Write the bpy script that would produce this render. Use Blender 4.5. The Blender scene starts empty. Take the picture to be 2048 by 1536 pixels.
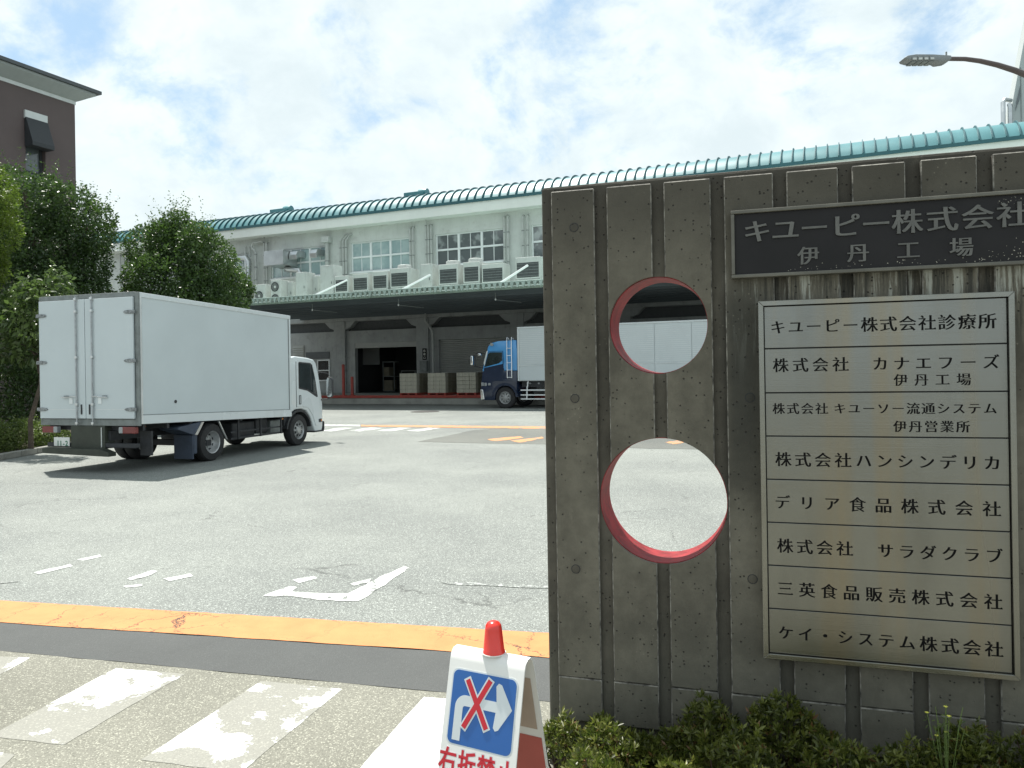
import bpy, bmesh, random, math
import numpy as np
from math import sin, cos, tan, pi, radians, atan2, sqrt
from mathutils import Vector, Matrix

sc = bpy.context.scene
col = sc.collection
random.seed(7)
rng = np.random.default_rng(7)

# ------------------------------------------------------------------ camera
FPX, PX, PY, ROLL, EYE = 1560.0, 1024.0, 742.0, 0.016, 1.7
cam_d = bpy.data.cameras.new('camera')
cam = bpy.data.objects.new('camera', cam_d)
col.objects.link(cam)
cam_d.sensor_width = 36.0
cam_d.lens = FPX / 2048.0 * 36.0
cam_d.shift_y = (PY - 768.0) / 2048.0
cam_d.clip_start = 0.05
cam_d.clip_end = 5000
cam.matrix_world = Matrix.Translation((0, 0, EYE)) @ Matrix.Rotation(radians(90), 4, 'X') @ Matrix.Rotation(ROLL * -1.0, 4, 'Z')
sc.camera = cam

# ------------------------------------------------------------------ light
SUN_AZ = Vector((-0.595, 0.803))
SUN_EL = radians(67)
sun_vec = Vector((SUN_AZ.x * cos(SUN_EL), SUN_AZ.y * cos(SUN_EL), sin(SUN_EL)))
sd = bpy.data.lights.new('sun', 'SUN')
sd.energy = 4.2
sd.angle = radians(0.53)
sd.color = (1.0, 0.965, 0.90)
sun = bpy.data.objects.new('sun', sd)
col.objects.link(sun)
sun.rotation_mode = 'QUATERNION'
sun.rotation_quaternion = sun_vec.to_track_quat('Z', 'Y')
sun.location = (0, 0, 60)

world = bpy.data.worlds.new('World')
sc.world = world
world.use_nodes = True
sc.view_settings.view_transform = 'Standard'
sc.view_settings.look = 'None'
sc.view_settings.exposure = 0.95
sc.view_settings.gamma = 1.0
sc.view_settings.use_curve_mapping = False
sc.cycles.max_bounces = 6
sc.cycles.diffuse_bounces = 4
sc.cycles.transparent_max_bounces = 12
sc.cycles.use_denoising = True


class NT:
    """small helper round a node tree"""
    def __init__(s, tree):
        s.t = tree
        s.n = tree.nodes
        s.l = tree.links

    def new(s, typ, **kw):
        n = s.n.new(typ)
        for k, v in kw.items():
            setattr(n, k, v)
        return n

    def put(s, sock, v):
        if isinstance(v, bpy.types.NodeSocket):
            s.l.new(v, sock)
        elif v is not None:
            if isinstance(v, (tuple, list)) and len(v) == 3 and sock.type == 'RGBA':
                v = (*v, 1)
            sock.default_value = v

    def math(s, op, a, b=None, c=None, clamp=False):
        n = s.new('ShaderNodeMath', operation=op, use_clamp=clamp)
        s.put(n.inputs[0], a)
        if b is not None:
            s.put(n.inputs[1], b)
        if c is not None:
            s.put(n.inputs[2], c)
        return n.outputs[0]

    def vmath(s, op, a, b=None):
        n = s.new('ShaderNodeVectorMath', operation=op)
        s.put(n.inputs[0], a)
        if b is not None:
            s.put(n.inputs[1], b)
        return n.outputs['Value'] if op in ('LENGTH', 'DOT_PRODUCT', 'DISTANCE') else n.outputs[0]

    def noise(s, vec, scale, detail=4, rough=0.55, out=0, dist=0.0, w=None):
        n = s.new('ShaderNodeTexNoise')
        if w is not None:
            n.noise_dimensions = '4D'
            n.inputs['W'].default_value = w
        s.put(n.inputs['Vector'], vec)
        n.inputs['Scale'].default_value = scale
        n.inputs['Detail'].default_value = detail
        n.inputs['Roughness'].default_value = rough
        n.inputs['Distortion'].default_value = dist
        return n.outputs[out]

    def voro(s, vec, scale, feature='F1', out='Distance', rnd=1.0):
        n = s.new('ShaderNodeTexVoronoi', feature=feature)
        s.put(n.inputs['Vector'], vec)
        n.inputs['Scale'].default_value = scale
        n.inputs['Randomness'].default_value = rnd
        return n.outputs[out]

    def ramp(s, fac, a, b, smooth=True):
        """0 below a, 1 above b"""
        n = s.new('ShaderNodeMapRange')
        n.interpolation_type = 'SMOOTHSTEP' if smooth else 'LINEAR'
        s.put(n.inputs['Value'], fac)
        s.put(n.inputs['From Min'], a)
        s.put(n.inputs['From Max'], b)
        return n.outputs[0]

    def mix(s, fac, a, b, mode='MIX'):
        n = s.new('ShaderNodeMix', data_type='RGBA', blend_type=mode)
        s.put(n.inputs['Factor'], fac)
        s.put(n.inputs['A'], a)
        s.put(n.inputs['B'], b)
        return n.outputs['Result']

    def mapping(s, vec, scale=(1, 1, 1), loc=(0, 0, 0), rot=(0, 0, 0)):
        n = s.new('ShaderNodeMapping')
        s.put(n.inputs['Vector'], vec)
        n.inputs['Scale'].default_value = scale
        n.inputs['Location'].default_value = loc
        n.inputs['Rotation'].default_value = rot
        return n.outputs[0]

    def bump(s, h, dist=0.01, strength=1.0, normal=None):
        n = s.new('ShaderNodeBump')
        s.put(n.inputs['Height'], h)
        n.inputs['Distance'].default_value = dist
        n.inputs['Strength'].default_value = strength
        if normal is not None:
            s.put(n.inputs['Normal'], normal)
        return n.outputs[0]


def px_dir(px, py):
    du, dv = px - PX, py - PY
    c, s = cos(ROLL), sin(ROLL)
    return Vector(((du * c - dv * s) / FPX, 1.0, -(du * s + dv * c) / FPX))


def build_sky():
    w = NT(world.node_tree)
    w.n.clear()
    out = w.new('ShaderNodeOutputWorld')
    bg = w.new('ShaderNodeBackground')
    w.l.new(bg.outputs[0], out.inputs[0])
    sky = w.new('ShaderNodeTexSky', sky_type='NISHITA')
    sky.sun_disc = False
    sky.sun_elevation = SUN_EL
    sky.sun_rotation = radians(-36.5)
    sky.air_density = 1.0
    sky.dust_density = 1.4
    sky.ozone_density = 1.0
    tc = w.new('ShaderNodeTexCoord').outputs['Generated']
    warp = w.noise(tc, 3.0, 3, 0.5, out=1)
    v = w.vmath('ADD', tc, w.vmath('MULTIPLY', w.vmath('SUBTRACT', warp, (0.5, 0.5, 0.5)), (0.14, 0.14, 0.10)))
    v = w.mapping(v, (1.0, 1.0, 1.35), rot=(0, 0.25, 0))
    n1 = w.noise(v, 8.5, 11, 0.62, w=2.3)
    n2 = w.noise(v, 2.2, 3, 0.5, w=5.1)
    dens = w.math('ADD', w.math('MULTIPLY', n1, 0.72), w.math('MULTIPLY', n2, 0.28))
    # broad openings and banks of the cloud cover
    for (px, py, rad, amt) in ((30, 140, 0.040, -0.13), (150, 45, 0.040, -0.11), (270, 120, 0.030, -0.07), (380, 255, 0.055, -0.075), (690, 110, 0.05, -0.05), (780, 190, 0.06, -0.045),
                               (1180, 10, 0.08, -0.09), (1870, 70, 0.045, -0.13), (1560, 10, 0.05, -0.07),
                               (500, 60, 0.10, 0.06), (220, 370, 0.12, 0.05), (1000, 330, 0.3, 0.04), (1500, 200, 0.22, 0.03)):
        d = px_dir(px, py).normalized()
        dist = w.vmath('DISTANCE', w.vmath('NORMALIZE', tc), tuple(d))
        m = w.math('SUBTRACT', 1.0, w.ramp(dist, 0.0, rad * 1.6))
        dens = w.math('ADD', dens, w.math('MULTIPLY', m, amt))
    mask = w.ramp(dens, 0.355, 0.525)
    sep = w.new('ShaderNodeSeparateXYZ')
    w.l.new(tc, sep.inputs[0])
    low = w.math('SUBTRACT', 1.0, w.ramp(sep.outputs[2], -0.02, 0.22))
    mask = w.math('MAXIMUM', mask, w.math('MULTIPLY', low, 0.80))
    mask = w.math('ADD', w.math('MULTIPLY', mask, 0.86), 0.14)
    shade = w.ramp(w.noise(v, 9.0, 7, 0.6, w=9.0), 0.30, 0.66)
    thick = w.ramp(dens, 0.50, 0.66)
    cl = w.mix(shade, (4.15, 4.75, 4.95), (5.15, 5.65, 5.72))
    cl = w.mix(w.math('MULTIPLY', thick, 0.30), cl, (4.05, 4.6, 4.8))
    blue = w.mix(0.62, w.mix(1.0, sky.outputs[0], (0.85, 1.0, 1.12), 'MULTIPLY'), (2.2, 3.3, 4.1))
    w.put(bg.inputs['Color'], w.mix(mask, blue, cl))
    bg.inputs['Strength'].default_value = 0.1


build_sky()

# ------------------------------------------------------------------ frames
class Fr:
    """a vertical frame on the ground: local x along d, local y along n (away from the viewer)"""
    def __init__(f, x, y, a):
        f.o = (x, y)
        f.a = a
        f.d = (cos(a), sin(a))
        f.n = (-sin(a), cos(a))

    def onY(f, px, py, q=0.0):
        d = px_dir(px, py)
        t = (f.o[0] * f.n[0] + f.o[1] * f.n[1] + q) / (d[0] * f.n[0] + d[1] * f.n[1])
        X, Y = d[0] * t - f.o[0], t - f.o[1]
        return (X * f.d[0] + Y * f.d[1], EYE + d[2] * t)

    def onX(f, px, py, q=0.0):
        d = px_dir(px, py)
        t = (f.o[0] * f.d[0] + f.o[1] * f.d[1] + q) / (d[0] * f.d[0] + d[1] * f.d[1])
        X, Y = d[0] * t - f.o[0], t - f.o[1]
        return (X * f.n[0] + Y * f.n[1], EYE + d[2] * t)

    def world(f, x, y, z=0.0):
        return Vector((f.o[0] + x * f.d[0] + y * f.n[0], f.o[1] + x * f.d[1] + y * f.n[1], z))


def gnd(px, py, z=0.0):
    d = px_dir(px, py)
    t = (z - EYE) / d[2]
    return Vector((d[0] * t, t, z))


FB = Fr(-5.2416, 47.0, radians(-24))        # factory facade
FW = Fr(0.13137, 3.36, radians(-17.3))      # gate wall
FT = Fr(-7.65494, 14.116, radians(-18.5))   # box truck, y = heading


# ------------------------------------------------------------------ mesh helpers
class MB:
    def __init__(s):
        s.v, s.f, s.m = [], [], []
        s.mi = 0

    def add(s, vs, fs):
        o = len(s.v)
        s.v += [tuple(p) for p in vs]
        for f in fs:
            s.f.append([i + o for i in f])
            s.m.append(s.mi)
        return s

    def box(s, x0, x1, y0, y1, z0, z1):
        vs = [(x, y, z) for z in (z0, z1) for y in (y0, y1) for x in (x0, x1)]
        return s.add(vs, [(0, 2, 3, 1), (4, 5, 7, 6), (0, 1, 5, 4), (2, 6, 7, 3), (0, 4, 6, 2), (1, 3, 7, 5)])

    def prism(s, pts, axis, a0, a1):
        area = sum(pts[i][0] * pts[(i + 1) % len(pts)][1] - pts[(i + 1) % len(pts)][0] * pts[i][1] for i in range(len(pts)))
        if area < 0:
            pts = pts[::-1]
        n = len(pts)
        def P(p, a):
            return (a, p[0], p[1]) if axis == 'x' else (p[0], a, p[1]) if axis == 'y' else (p[0], p[1], a)
        vs = [P(p, a0) for p in pts] + [P(p, a1) for p in pts]
        fl = axis == 'y'
        fs = [list(range(n))[::-1], [n + i for i in range(n)]] + [[i, (i + 1) % n, n + (i + 1) % n, n + i] for i in range(n)]
        if fl:
            fs = [f[::-1] for f in fs]
        return s.add(vs, fs)

    def tube(s, path, r, n=8, r1=None, cap=True):
        path = [Vector(p) for p in path]
        k = len(path)
        vs, fs = [], []
        up = None
        for i, p in enumerate(path):
            t = (path[min(i + 1, k - 1)] - path[max(i - 1, 0)]).normalized()
            if up is None:
                up = Vector((0, 0, 1)) if abs(t.z) < 0.9 else Vector((1, 0, 0))
            a = t.cross(up)
            if a.length < 1e-4:
                a = t.cross(Vector((0, 1, 0)))
            a.normalize()
            b = a.cross(t).normalized()
            up = b
            rr = r if r1 is None else r + (r1 - r) * i / (k - 1)
            if isinstance(r, (list, tuple)):
                rr = r[i]
            for j in range(n):
                w = 2 * pi * j / n
                vs.append(p + a * (rr * cos(w)) + b * (rr * sin(w)))
        for i in range(k - 1):
            for j in range(n):
                fs.append([i * n + j, i * n + (j + 1) % n, (i + 1) * n + (j + 1) % n, (i + 1) * n + j])
        if cap:
            fs.append(list(range(n))[::-1])
            fs.append([(k - 1) * n + j for j in range(n)])
        return s.add(vs, fs)

    def lathe(s, prof, n=24, mat=None):
        """prof: (r, h) about local z; mat moves it"""
        mat = mat or Matrix.Identity(4)
        vs, fs = [], []
        for (r, h) in prof:
            for j in range(n):
                w = 2 * pi * j / n
                vs.append(mat @ Vector((r * cos(w), r * sin(w), h)))
        for i in range(len(prof) - 1):
            for j in range(n):
                fs.append([i * n + j, i * n + (j + 1) % n, (i + 1) * n + (j + 1) % n, (i + 1) * n + j])
        fs.append(list(range(n))[::-1])
        fs.append([(len(prof) - 1) * n + j for j in range(n)])
        return s.add(vs, fs)

    def build(s, name, mats, parent=None, bev=0.0, smooth=False, seg=2, bmat=-1, loc=None, rot=None):
        me = bpy.data.meshes.new(name)
        me.from_pydata(s.v, [], s.f)
        for m in (mats if isinstance(mats, (list, tuple)) else [mats]):
            me.materials.append(m)
        me.polygons.foreach_set('material_index', s.m)
        bm = bmesh.new()
        bm.from_mesh(me)
        bmesh.ops.recalc_face_normals(bm, faces=bm.faces)
        if bev > 0:
            ed = [e for e in bm.edges if len(e.link_faces) == 2 and e.calc_face_angle(0) > 0.5]
            bmesh.ops.bevel(bm, geom=ed, offset=bev, segments=seg, profile=0.5, affect='EDGES', clamp_overlap=True, material=bmat)
        bm.to_mesh(me)
        bm.free()
        if smooth:
            me.polygons.foreach_set('use_smooth', [True] * len(me.polygons))
            try:
                me.set_sharp_from_angle(angle=radians(38))
            except Exception:
                pass
        return link(name, me, parent, loc, rot)


def link(name, me, parent=None, loc=None, rot=None):
    o = bpy.data.objects.new(name, me)
    col.objects.link(o)
    if parent is not None:
        o.parent = parent
    if loc is not None:
        o.location = loc
    if rot is not None:
        o.rotation_euler = rot
    return o


def empty(name, loc=(0, 0, 0), rz=0.0):
    o = bpy.data.objects.new(name, None)
    col.objects.link(o)
    o.location = loc
    o.rotation_euler = (0, 0, rz)
    return o


def tag(o, label=None, cat=None, group=None, kind=None):
    if label:
        o['label'] = label
    if cat:
        o['category'] = cat
    if group:
        o['group'] = group
    if kind:
        o['kind'] = kind
    return o


def copy_tree(o, parent=None):
    c = o.copy()
    col.objects.link(c)
    c.parent = parent
    for ch in list(o.children):
        copy_tree(ch, c)
    return c


def bevel_all(me_obj):
    return me_obj


# ------------------------------------------------------------------ materials
MATS = {}


def pmat(name, colr, rough=0.6, metal=0.0, var=0.12, scale=3.0, bump=0.0, bscale=60.0, spec=0.5, dirt=None, streak=0.0, coat=0.0, coords='Object'):
    if name in MATS:
        return MATS[name]
    m = bpy.data.materials.new(name)
    m.use_nodes = True
    t = NT(m.node_tree)
    b = t.n['Principled BSDF']
    tc = t.new('ShaderNodeTexCoord').outputs[coords]
    n = t.noise(tc, scale, 5, 0.6)
    f = t.ramp(n, 0.3, 0.7)
    dark = tuple(c * (1 - var) for c in colr)
    lite = tuple(min(1, c * (1 + var * 0.6)) for c in colr)
    c = t.mix(f, dark, lite)
    if dirt:
        dn = t.ramp(t.noise(tc, scale * 2.3, 6, 0.7, w=3.0), 0.52, 0.72)
        c = t.mix(t.math('MULTIPLY', dn, 0.55), c, dirt)
    if streak > 0:
        sv = t.mapping(tc, (14, 14, 0.7))
        sn = t.ramp(t.noise(sv, 1.0, 5, 0.6), 0.52, 0.75)
        c = t.mix(t.math('MULTIPLY', sn, streak), c, tuple(x * 0.45 for x in colr))
    t.put(b.inputs['Base Color'], c)
    b.inputs['Metallic'].default_value = metal
    rr = t.math('ADD', t.math('MULTIPLY', n, 0.18), rough - 0.09, clamp=True)
    t.put(b.inputs['Roughness'], rr)
    b.inputs['Specular IOR Level'].default_value = spec
    b.inputs['Coat Weight'].default_value = coat
    if bump > 0:
        t.put(b.inputs['Normal'], t.bump(t.noise(tc, bscale, 4, 0.6), bump))
    MATS[name] = m
    return m


def ground_coords(t):
    return t.new('ShaderNodeNewGeometry').outputs['Position']


def asphalt(t, base, warm, big=0.25, speck=0.5, cell=130.0):
    """colour and height sockets of an asphalt in world metres"""
    p = ground_coords(t)
    c1 = t.voro(p, cell, out='Color')
    sep = t.new('ShaderNodeSeparateColor')
    t.l.new(c1, sep.inputs[0])
    r = sep.outputs[0]
    n_big = t.noise(p, 0.35, 5, 0.6)
    n_mid = t.noise(p, 3.5, 6, 0.65)
    c = t.mix(t.ramp(n_big, 0.3, 0.7), tuple(x * (1 - big) for x in base), warm)
    c = t.mix(t.math('MULTIPLY', t.ramp(n_mid, 0.35, 0.75), 0.16), c, tuple(x * 0.72 for x in base))
    hi = t.math('MULTIPLY', t.ramp(r, 0.80, 0.98), speck)
    lo = t.math('MULTIPLY', t.math('SUBTRACT', 1.0, t.ramp(r, 0.02, 0.30)), speck)
    c = t.mix(hi, c, tuple(min(1, x * 2.3) for x in warm))
    c = t.mix(lo, c, tuple(x * 0.45 for x in base))
    d = t.voro(p, cell, out='Distance')
    h = t.math('ADD', t.math('MULTIPLY', d, -0.6), t.math('MULTIPLY', t.noise(p, cell * 0.5, 3, 0.6), 0.8))
    # tyre polished tracks and fine hairline cracks
    wv = t.mapping(p, (1, 0.12, 1), rot=(0, 0, radians(22)))
    tr = t.ramp(t.noise(wv, 0.8, 3, 0.5, w=4.0), 0.5, 0.72)
    c = t.mix(t.math('MULTIPLY', tr, 0.10), c, tuple(x * 0.62 for x in base))
    return c, h, p


def cracks(t, p, scale=1.6, width=0.012, amount=(0.45, 0.6)):
    wp = t.vmath('ADD', p, t.vmath('MULTIPLY', t.vmath('SUBTRACT', t.noise(p, 6.0, 6, 0.7, out=1), (0.5, 0.5, 0.5)), (0.35, 0.35, 0.0)))
    d = t.voro(wp, scale, feature='DISTANCE_TO_EDGE')
    line = t.math('SUBTRACT', 1.0, t.ramp(d, width * 0.3, width))
    m = t.ramp(t.noise(p, 0.9, 3, 0.5, w=7.7), *amount)
    return t.math('MULTIPLY', line, m)


def asphalt_mat(name, base, warm, big=0.15, speck=0.68, cell=145.0, crack=0.0, rough=0.85, paint=None, wear=(0.4, 0.5), wear_scale=2.5, ghost=None, ghost_mix=0.0, edge=None):
    m = bpy.data.materials.new(name)
    m.use_nodes = True
    t = NT(m.node_tree)
    b = t.n['Principled BSDF']
    c, h, p = asphalt(t, base, warm, big, speck, cell)
    if crack > 0:
        ck = cracks(t, p, 0.55, 0.008, (0.5, 0.62))
        c = t.mix(t.math('MULTIPLY', ck, crack), c, (0.03, 0.03, 0.028))
    rr = rough
    if paint:
        wn = t.noise(p, wear_scale, 9, 0.62, dist=0.6, w=1.7)
        fine = t.noise(p, 55.0, 4, 0.6)
        wv = t.math('ADD', wn, t.math('MULTIPLY', t.math('SUBTRACT', fine, 0.5), 0.10))
        k = t.ramp(wv, wear[0], wear[1])
        pc = t.mix(t.ramp(t.noise(p, 5.0, 5, 0.6), 0.3, 0.75), paint, tuple(x * 0.86 for x in paint))
        pc = t.mix(t.math('MULTIPLY', t.ramp(t.noise(p, 90.0, 3, 0.6), 0.62, 0.72), 0.35), pc, tuple(x * 0.6 for x in paint))
        if ghost:
            c = t.mix(ghost_mix, c, ghost)
        c = t.mix(k, c, pc)
        if edge:
            ck = cracks(t, p, edge[0], edge[1], edge[2])
            ck2 = cracks(t, p, edge[0] * 2.2, edge[1] * 0.9, (0.56, 0.68))
            ck = t.math('MAXIMUM', ck, ck2)
            c = t.mix(ck, c, (0.060, 0.052, 0.042))
        h = t.math('ADD', t.math('MULTIPLY', h, 0.55), t.math('MULTIPLY', k, 0.5))
    t.put(b.inputs['Base Color'], c)
    b.inputs['Roughness'].default_value = rr
    b.inputs['Specular IOR Level'].default_value = 0.35
    t.put(b.inputs['Normal'], t.bump(h, 0.004, 0.75))
    MATS[name] = m
    return m


YARD = dict(base=(0.176, 0.188, 0.178), warm=(0.213, 0.226, 0.208))
CROSS = dict(base=(0.185, 0.182, 0.150), warm=(0.225, 0.222, 0.185))
asphalt_mat('yard_asphalt', **YARD, crack=0.5)
asphalt_mat('crossing_asphalt', **CROSS, speck=0.50, cell=165)
asphalt_mat('dark_asphalt', (0.082, 0.086, 0.084), (0.097, 0.101, 0.098), speck=0.16, cell=230)
asphalt_mat('patch_asphalt', (0.120, 0.127, 0.118), (0.14, 0.145, 0.13), speck=0.35, cell=90)
asphalt_mat('orange_paint', **YARD, paint=(0.56, 0.235, 0.095), wear=(0.20, 0.30), edge=(2.6, 0.013, (0.36, 0.50)))
asphalt_mat('white_worn', **YARD, paint=(0.62, 0.64, 0.61), wear=(0.38, 0.44), wear_scale=11)
asphalt_mat('faint_white', **YARD, paint=(0.45, 0.47, 0.45), wear=(0.52, 0.60), wear_scale=16)
asphalt_mat('zebra_worn', **CROSS, paint=(0.66, 0.68, 0.65), wear=(0.505, 0.525), wear_scale=2.2, ghost=(0.265, 0.262, 0.235), ghost_mix=0.68)
asphalt_mat('zebra_good', **CROSS, paint=(0.66, 0.68, 0.65), wear=(0.24, 0.27), wear_scale=2.2, ghost=(0.30, 0.295, 0.262), ghost_mix=0.7, edge=(1.8, 0.006, (0.5, 0.6)))
asphalt_mat('far_white', **YARD, paint=(0.52, 0.54, 0.51), wear=(0.40, 0.48), wear_scale=5)
asphalt_mat('far_orange', **YARD, paint=(0.54, 0.26, 0.12), wear=(0.40, 0.50), wear_scale=6)


def concrete_mat(name, base, grooved=False):
    m = bpy.data.materials.new(name)
    m.use_nodes = True
    t = NT(m.node_tree)
    b = t.n['Principled BSDF']
    tc = t.new('ShaderNodeTexCoord').outputs['Object']
    sep = t.new('ShaderNodeSeparateXYZ')
    t.l.new(tc, sep.inputs[0])
    x, z = sep.outputs[0], sep.outputs[2]
    n1 = t.noise(tc, 2.6, 8, 0.68)
    n2 = t.noise(tc, 14, 6, 0.65, w=2.0)
    c = t.mix(t.ramp(n1, 0.3, 0.72), tuple(v * 0.62 for v in base), tuple(v * 1.34 for v in base))
    c = t.mix(t.math('MULTIPLY', t.ramp(n2, 0.4, 0.75), 0.35), c, tuple(v * 0.6 for v in base))
    # brown grime towards the weathered top of the wall, cleaner grey-green low down
    top = t.ramp(t.math('ADD', z, t.math('MULTIPLY', n1, 0.5)), 2.2, 2.75)
    c = t.mix(t.math('MULTIPLY', top, 0.65), c, (0.050, 0.046, 0.038))
    lowm = t.math('SUBTRACT', 1.0, t.ramp(t.math('ADD', z, t.math('MULTIPLY', n1, 0.3)), 0.35, 0.95))
    c = t.mix(t.math('MULTIPLY', lowm, 0.45), c, (0.122, 0.122, 0.098))
    # water streaks under the nameplate
    sv = t.mapping(tc, (26, 1, 1.6))
    sn = t.noise(sv, 1.0, 7, 0.7, w=5.0)
    zone = t.math('MULTIPLY', t.ramp(z, 1.55, 1.98), t.math('SUBTRACT', 1.0, t.ramp(z, 2.05, 2.12)))
    zone = t.math('MULTIPLY', zone, t.ramp(x, 0.74, 0.84))
    pale = t.math('MULTIPLY', zone, t.ramp(sn, 0.52, 0.58))
    c = t.mix(t.math('MULTIPLY', pale, 0.9), c, (0.34, 0.345, 0.30))
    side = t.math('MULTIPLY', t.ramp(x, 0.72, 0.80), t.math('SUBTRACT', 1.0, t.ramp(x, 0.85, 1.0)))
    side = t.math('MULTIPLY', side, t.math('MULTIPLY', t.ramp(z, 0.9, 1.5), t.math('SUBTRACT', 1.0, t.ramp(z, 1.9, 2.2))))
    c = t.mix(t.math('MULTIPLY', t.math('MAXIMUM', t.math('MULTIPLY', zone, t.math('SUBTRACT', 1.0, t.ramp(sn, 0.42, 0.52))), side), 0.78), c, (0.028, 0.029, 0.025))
    gr = t.ramp(t.noise(t.mapping(tc, (3.2, 3.2, 1.3)), 1.0, 8, 0.72, w=11.0), 0.50, 0.72)
    c = t.mix(t.math('MULTIPLY', gr, 0.50), c, tuple(v * 0.42 for v in base))
    gl = t.ramp(t.noise(t.mapping(tc, (7, 7, 2.2)), 1.0, 8, 0.75, w=15.0), 0.58, 0.72)
    c = t.mix(t.math('MULTIPLY', gl, 0.35), c, tuple(v * 1.75 for v in base))
    # pits and specks
    pd = t.voro(tc, 62, rnd=1.0)
    pc = t.voro(tc, 62, out='Color')
    s2 = t.new('ShaderNodeSeparateColor')
    t.l.new(pc, s2.inputs[0])
    pit = t.math('MULTIPLY', t.math('SUBTRACT', 1.0, t.ramp(pd, 0.10, 0.30)), t.math('GREATER_THAN', s2.outputs[0], 0.80))
    pd2 = t.voro(tc, 17, rnd=1.0)
    pc2 = t.voro(tc, 17, out='Color')
    s3 = t.new('ShaderNodeSeparateColor')
    t.l.new(pc2, s3.inputs[0])
    pit2 = t.math('MULTIPLY', t.math('SUBTRACT', 1.0, t.ramp(pd2, 0.025, 0.06)), t.math('GREATER_THAN', s3.outputs[0], 0.80))
    pits = t.math('MAXIMUM', pit, pit2)
    c = t.mix(t.math('MULTIPLY', pits, 0.8), c, (0.018, 0.017, 0.015))
    wh = t.math('MULTIPLY', t.math('SUBTRACT', 1.0, t.ramp(t.voro(tc, 45), 0.06, 0.2)), t.ramp(t.noise(tc, 3, 3, 0.5, w=8.0), 0.55, 0.7))
    c = t.mix(t.math('MULTIPLY', wh, 0.5), c, tuple(v * 2.2 for v in base))
    t.put(b.inputs['Base Color'], c)
    b.inputs['Roughness'].default_value = 0.85
    b.inputs['Specular IOR Level'].default_value = 0.3
    h = t.math('SUBTRACT', t.math('ADD', t.math('MULTIPLY', n2, 0.4), t.math('MULTIPLY', t.noise(tc, 120, 3, 0.6), 0.25)), t.math('MULTIPLY', pits, 0.9))
    t.put(b.inputs['Normal'], t.bump(h, 0.006, 0.8))
    MATS[name] = m
    return m


concrete_mat('concrete_panel', (0.136, 0.125, 0.098))
concrete_mat('concrete_groove', (0.092, 0.084, 0.067))
pmat('concrete_arris', (0.20, 0.19, 0.165), 0.85, var=0.75, scale=22, bump=0.004)
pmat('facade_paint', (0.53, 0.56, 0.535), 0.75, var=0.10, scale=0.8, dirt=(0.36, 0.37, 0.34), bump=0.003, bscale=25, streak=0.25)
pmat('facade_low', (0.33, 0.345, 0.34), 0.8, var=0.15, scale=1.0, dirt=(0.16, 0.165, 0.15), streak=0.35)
pmat('fascia_paint', (0.70, 0.73, 0.695), 0.6, var=0.06, scale=0.6, streak=0.08)
pmat('roof_teal', (0.058, 0.195, 0.215), 0.42, metal=0.0, var=0.12, scale=0.7, spec=0.55, dirt=(0.07, 0.17, 0.18))
pmat('seam_teal', (0.018, 0.095, 0.112), 0.55, var=0.12, scale=0.7, spec=0.6)  # darker than the roof: shade on the seam sides put into the colour
pmat('canopy_green', (0.40, 0.52, 0.47), 0.55, var=0.15, scale=1.2, dirt=(0.25, 0.3, 0.27))
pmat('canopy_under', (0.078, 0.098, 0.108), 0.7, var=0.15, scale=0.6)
pmat('pipe_paint', (0.42, 0.44, 0.42), 0.5, var=0.10, scale=3)
pmat('dark_gap', (0.02, 0.022, 0.024), 0.8)
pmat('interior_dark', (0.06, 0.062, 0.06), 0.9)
pmat('ac_white', (0.48, 0.505, 0.485), 0.5, var=0.08, scale=2, dirt=(0.30, 0.30, 0.27), streak=0.25)
pmat('ac_grille', (0.055, 0.062, 0.064), 0.5, var=0.2, scale=8)
pmat('duct_metal', (0.52, 0.54, 0.54), 0.32, metal=0.85, var=0.12, scale=2)
pmat('white_metal', (0.72, 0.75, 0.75), 0.4, var=0.05, scale=2)
pmat('shutter_grey', (0.36, 0.37, 0.35), 0.5, var=0.1, scale=1)
pmat('dock_concrete', (0.34, 0.34, 0.31), 0.85, var=0.2, scale=1.0, dirt=(0.14, 0.14, 0.12), bump=0.006, bscale=12)
pmat('red_paint', (0.36, 0.055, 0.04), 0.55, var=0.2, scale=4, dirt=(0.18, 0.05, 0.04))
pmat('hole_red', (0.27, 0.028, 0.032), 0.6, spec=0.25, var=0.4, scale=14, dirt=(0.11, 0.06, 0.05))
pmat('carton', (0.20, 0.18, 0.13), 0.7, var=0.15, scale=5)
pmat('carton_pale', (0.46, 0.44, 0.36), 0.6, var=0.18, scale=5)
pmat('pallet_wood', (0.30, 0.22, 0.14), 0.8, var=0.2, scale=8)
pmat('truck_white', (0.60, 0.645, 0.655), 0.28, var=0.03, scale=1.2, spec=0.5, coat=0.4, dirt=(0.53, 0.56, 0.55))
pmat('truck_panel', (0.52, 0.575, 0.59), 0.33, var=0.035, scale=1.0, spec=0.5, coat=0.25)
pmat('trim_alu', (0.68, 0.70, 0.70), 0.35, metal=0.6, var=0.08, scale=4)
pmat('trim_grey', (0.20, 0.22, 0.215), 0.5, metal=0.2, var=0.2, scale=6, dirt=(0.1, 0.1, 0.09))
pmat('olive_steel', (0.045, 0.052, 0.040), 0.55, metal=0.2, var=0.25, scale=5, dirt=(0.05, 0.05, 0.04))
pmat('chassis_black', (0.028, 0.030, 0.034), 0.6, var=0.3, scale=8, dirt=(0.07, 0.065, 0.06))
pmat('rubber', (0.022, 0.022, 0.023), 0.8, var=0.3, scale=14, dirt=(0.06, 0.057, 0.05))
pmat('mud_blue', (0.045, 0.060, 0.090), 0.55, var=0.2, scale=6)
pmat('rim_steel', (0.42, 0.43, 0.43), 0.4, metal=0.5, var=0.2, scale=12, dirt=(0.2, 0.19, 0.17))
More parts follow.
